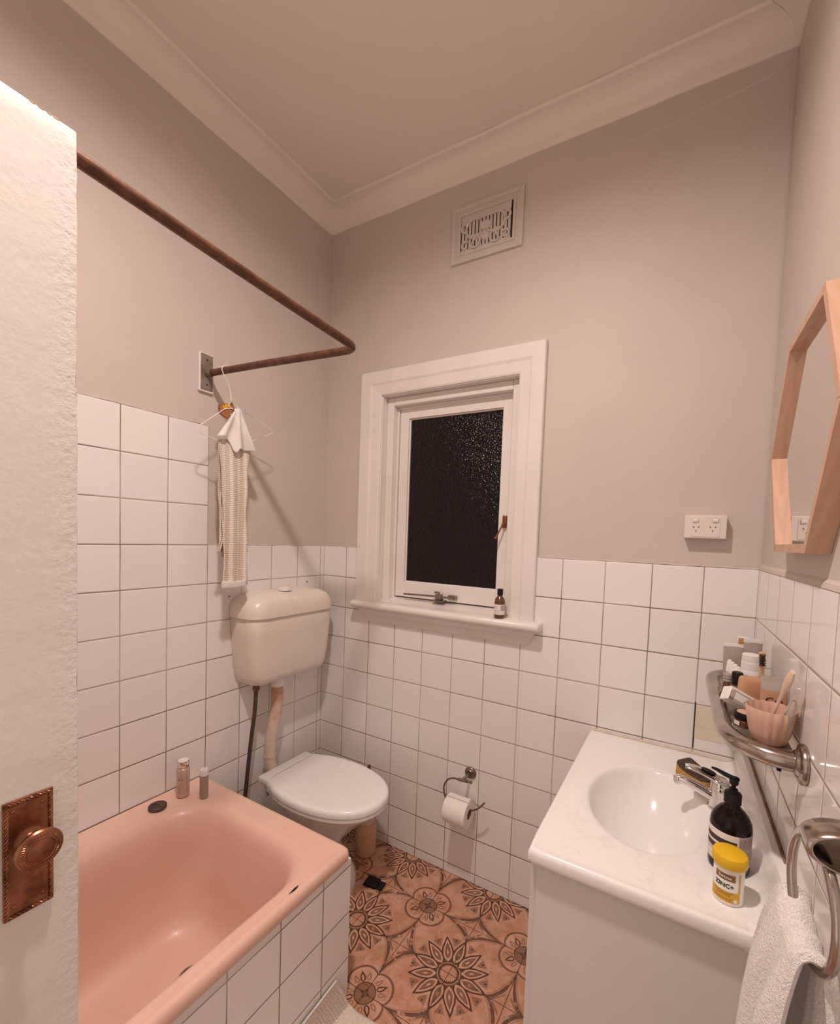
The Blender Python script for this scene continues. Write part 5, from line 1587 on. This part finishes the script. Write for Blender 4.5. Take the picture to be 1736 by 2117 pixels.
# short open collar on a wall stub
ccx, ccz = 1.807, 1.143
CZR = 0.56
n = 48
def colr(r, y): return [Vector((ccx + r * math.cos(2 * PI * k / n), y, ccz + CZR * r * math.sin(2 * PI * k / n))) for k in range(n)]
loft(bm, [colr(0.036, my - 0.020), colr(0.0385, my - 0.0205), colr(0.042, my - 0.018), colr(0.042, my + 0.018), colr(0.0385, my + 0.020), colr(0.036, my + 0.0195), colr(0.036, my - 0.020)])
obj('collar', bm, M['steel'], tr, 50)
bm = NB(); vv = [bm.verts.new(p) for p in colr(0.0365, my + 0.012)]; bm.faces.new(vv); v2 = [bm.verts.new(p) for p in colr(0.0365, my + 0.015)]; bm.faces.new(v2)
obj('collar_back', bm, M['dull_metal'], tr)
bm = NB(); lathe(bm, [(0.022, 0), (0.022, 0.005), (0.016, 0.010), (0, 0.010)], (WX(my), my, ccz), 28, AX((-1, 0, 0)))
obj('wall_rose', bm, M['steel'], tr, True)
bm = NB()
rc_ = Vector((1.784, -1.005, 1.058)); RR = 0.072; RYAW = -0.105
pts = []
for k in range(64):
    a = 2 * PI * k / 64
    pts.append(rc_ + Vector((RR * math.cos(a) * math.sin(RYAW), RR * math.cos(a) * math.cos(RYAW), RR * math.sin(a))))
tube(bm, pts, 0.0058, 14, closed=True)
obj('ring', bm, M['steel'], tr, True)

# towel: folded strip passing through the ring
tw = thing('hand_towel', 'white terry hand towel hanging folded through the steel ring', 'towel', (1.77, -0.97, 0.8))
bm = NB()
rows = []
NS, NQ = 120, 40
def tow(q, s_, d):
    """q across the width (far -1, near +1), s_ along the length: -1 room side hem .. 0 top .. +1 wall side hem; d thickness offset"""
    ztop = rc_.z - RR + 0.014 + 0.022 * (q * q) * (1.0 if q < 0 else 0.40) + 0.004 * math.sin(q * 9)
    r = 0.015 + d
    Lr = 0.62
    a_ = abs(s_) * Lr
    arc = r * PI / 2
    sg = -1 if s_ < 0 else 1
    if a_ < arc:
        an = a_ / r
        x = sg * r * math.sin(an); z = ztop + d - r * (1 - math.cos(an)) - 0.0
        dn = 0
    else:
        dn = a_ - arc
        x = sg * (r + (0.030 if sg < 0 else 0.006) * (1 - math.exp(-dn * 9))); z = ztop + d - r - dn
    k = min(1, a_ / 0.12)
    fold = 0.007 * math.sin(q * 6.0 + (0.6 if sg < 0 else 2.2)) * k + 0.003 * math.sin(q * 14 + 1.3) * k
    wdt = 0.052 * (1 + 0.80 * (1 - math.exp(-a_ * 7.0)))
    yc_ = rc_.y + 0.012 + 0.030 * (1 - math.exp(-a_ * 6))
    return Vector((rc_.x - 0.004 + x + fold, yc_ - q * wdt, z))
for i in range(NS + 1):
    s_ = -1 + 2 * i / NS
    s_ = math.copysign(abs(s_) ** 1.5, s_)
    ring_ = []
    for j in range(NQ + 1): ring_.append(tow(-1 + 2 * j / NQ, s_, 0.006))
    # rounded selvedge then back along the inner side
    e1 = (tow(1, s_, 0.006) + tow(1, s_, -0.006)) / 2 + Vector((0, -0.005, 0))
    ring_.append(e1)
    for j in range(NQ, -1, -1): ring_.append(tow(-1 + 2 * j / NQ, s_, -0.006))
    e2 = (tow(-1, s_, 0.006) + tow(-1, s_, -0.006)) / 2 + Vector((0, 0.005, 0))
    ring_.append(e2)
    rows.append(ring_)
loft(bm, rows, True, True)
tfo = obj('towel_cloth', bm, M['towel'], tw, True)

# hairline crack in the plaster
bm = NB()
pts = [(1.813, 2.955), (1.805, 2.940), (1.79, 2.925), (1.765, 2.915), (1.725, 2.9085), (1.68, 2.901), (1.64, 2.898), (1.60, 2.892), (1.55, 2.888), (1.50, 2.880), (1.45, 2.884), (1.40, 2.878), (1.36, 2.880)]
sp_ = smooth_path([(x, TS - 0.0002, z) for x, z in pts], 4)
tube(bm, sp_, [0.0011 - 0.0009 * k / len(sp_) for k in range(len(sp_))], 5)
obj('hairline_crack', bm, M['cove'], wb)
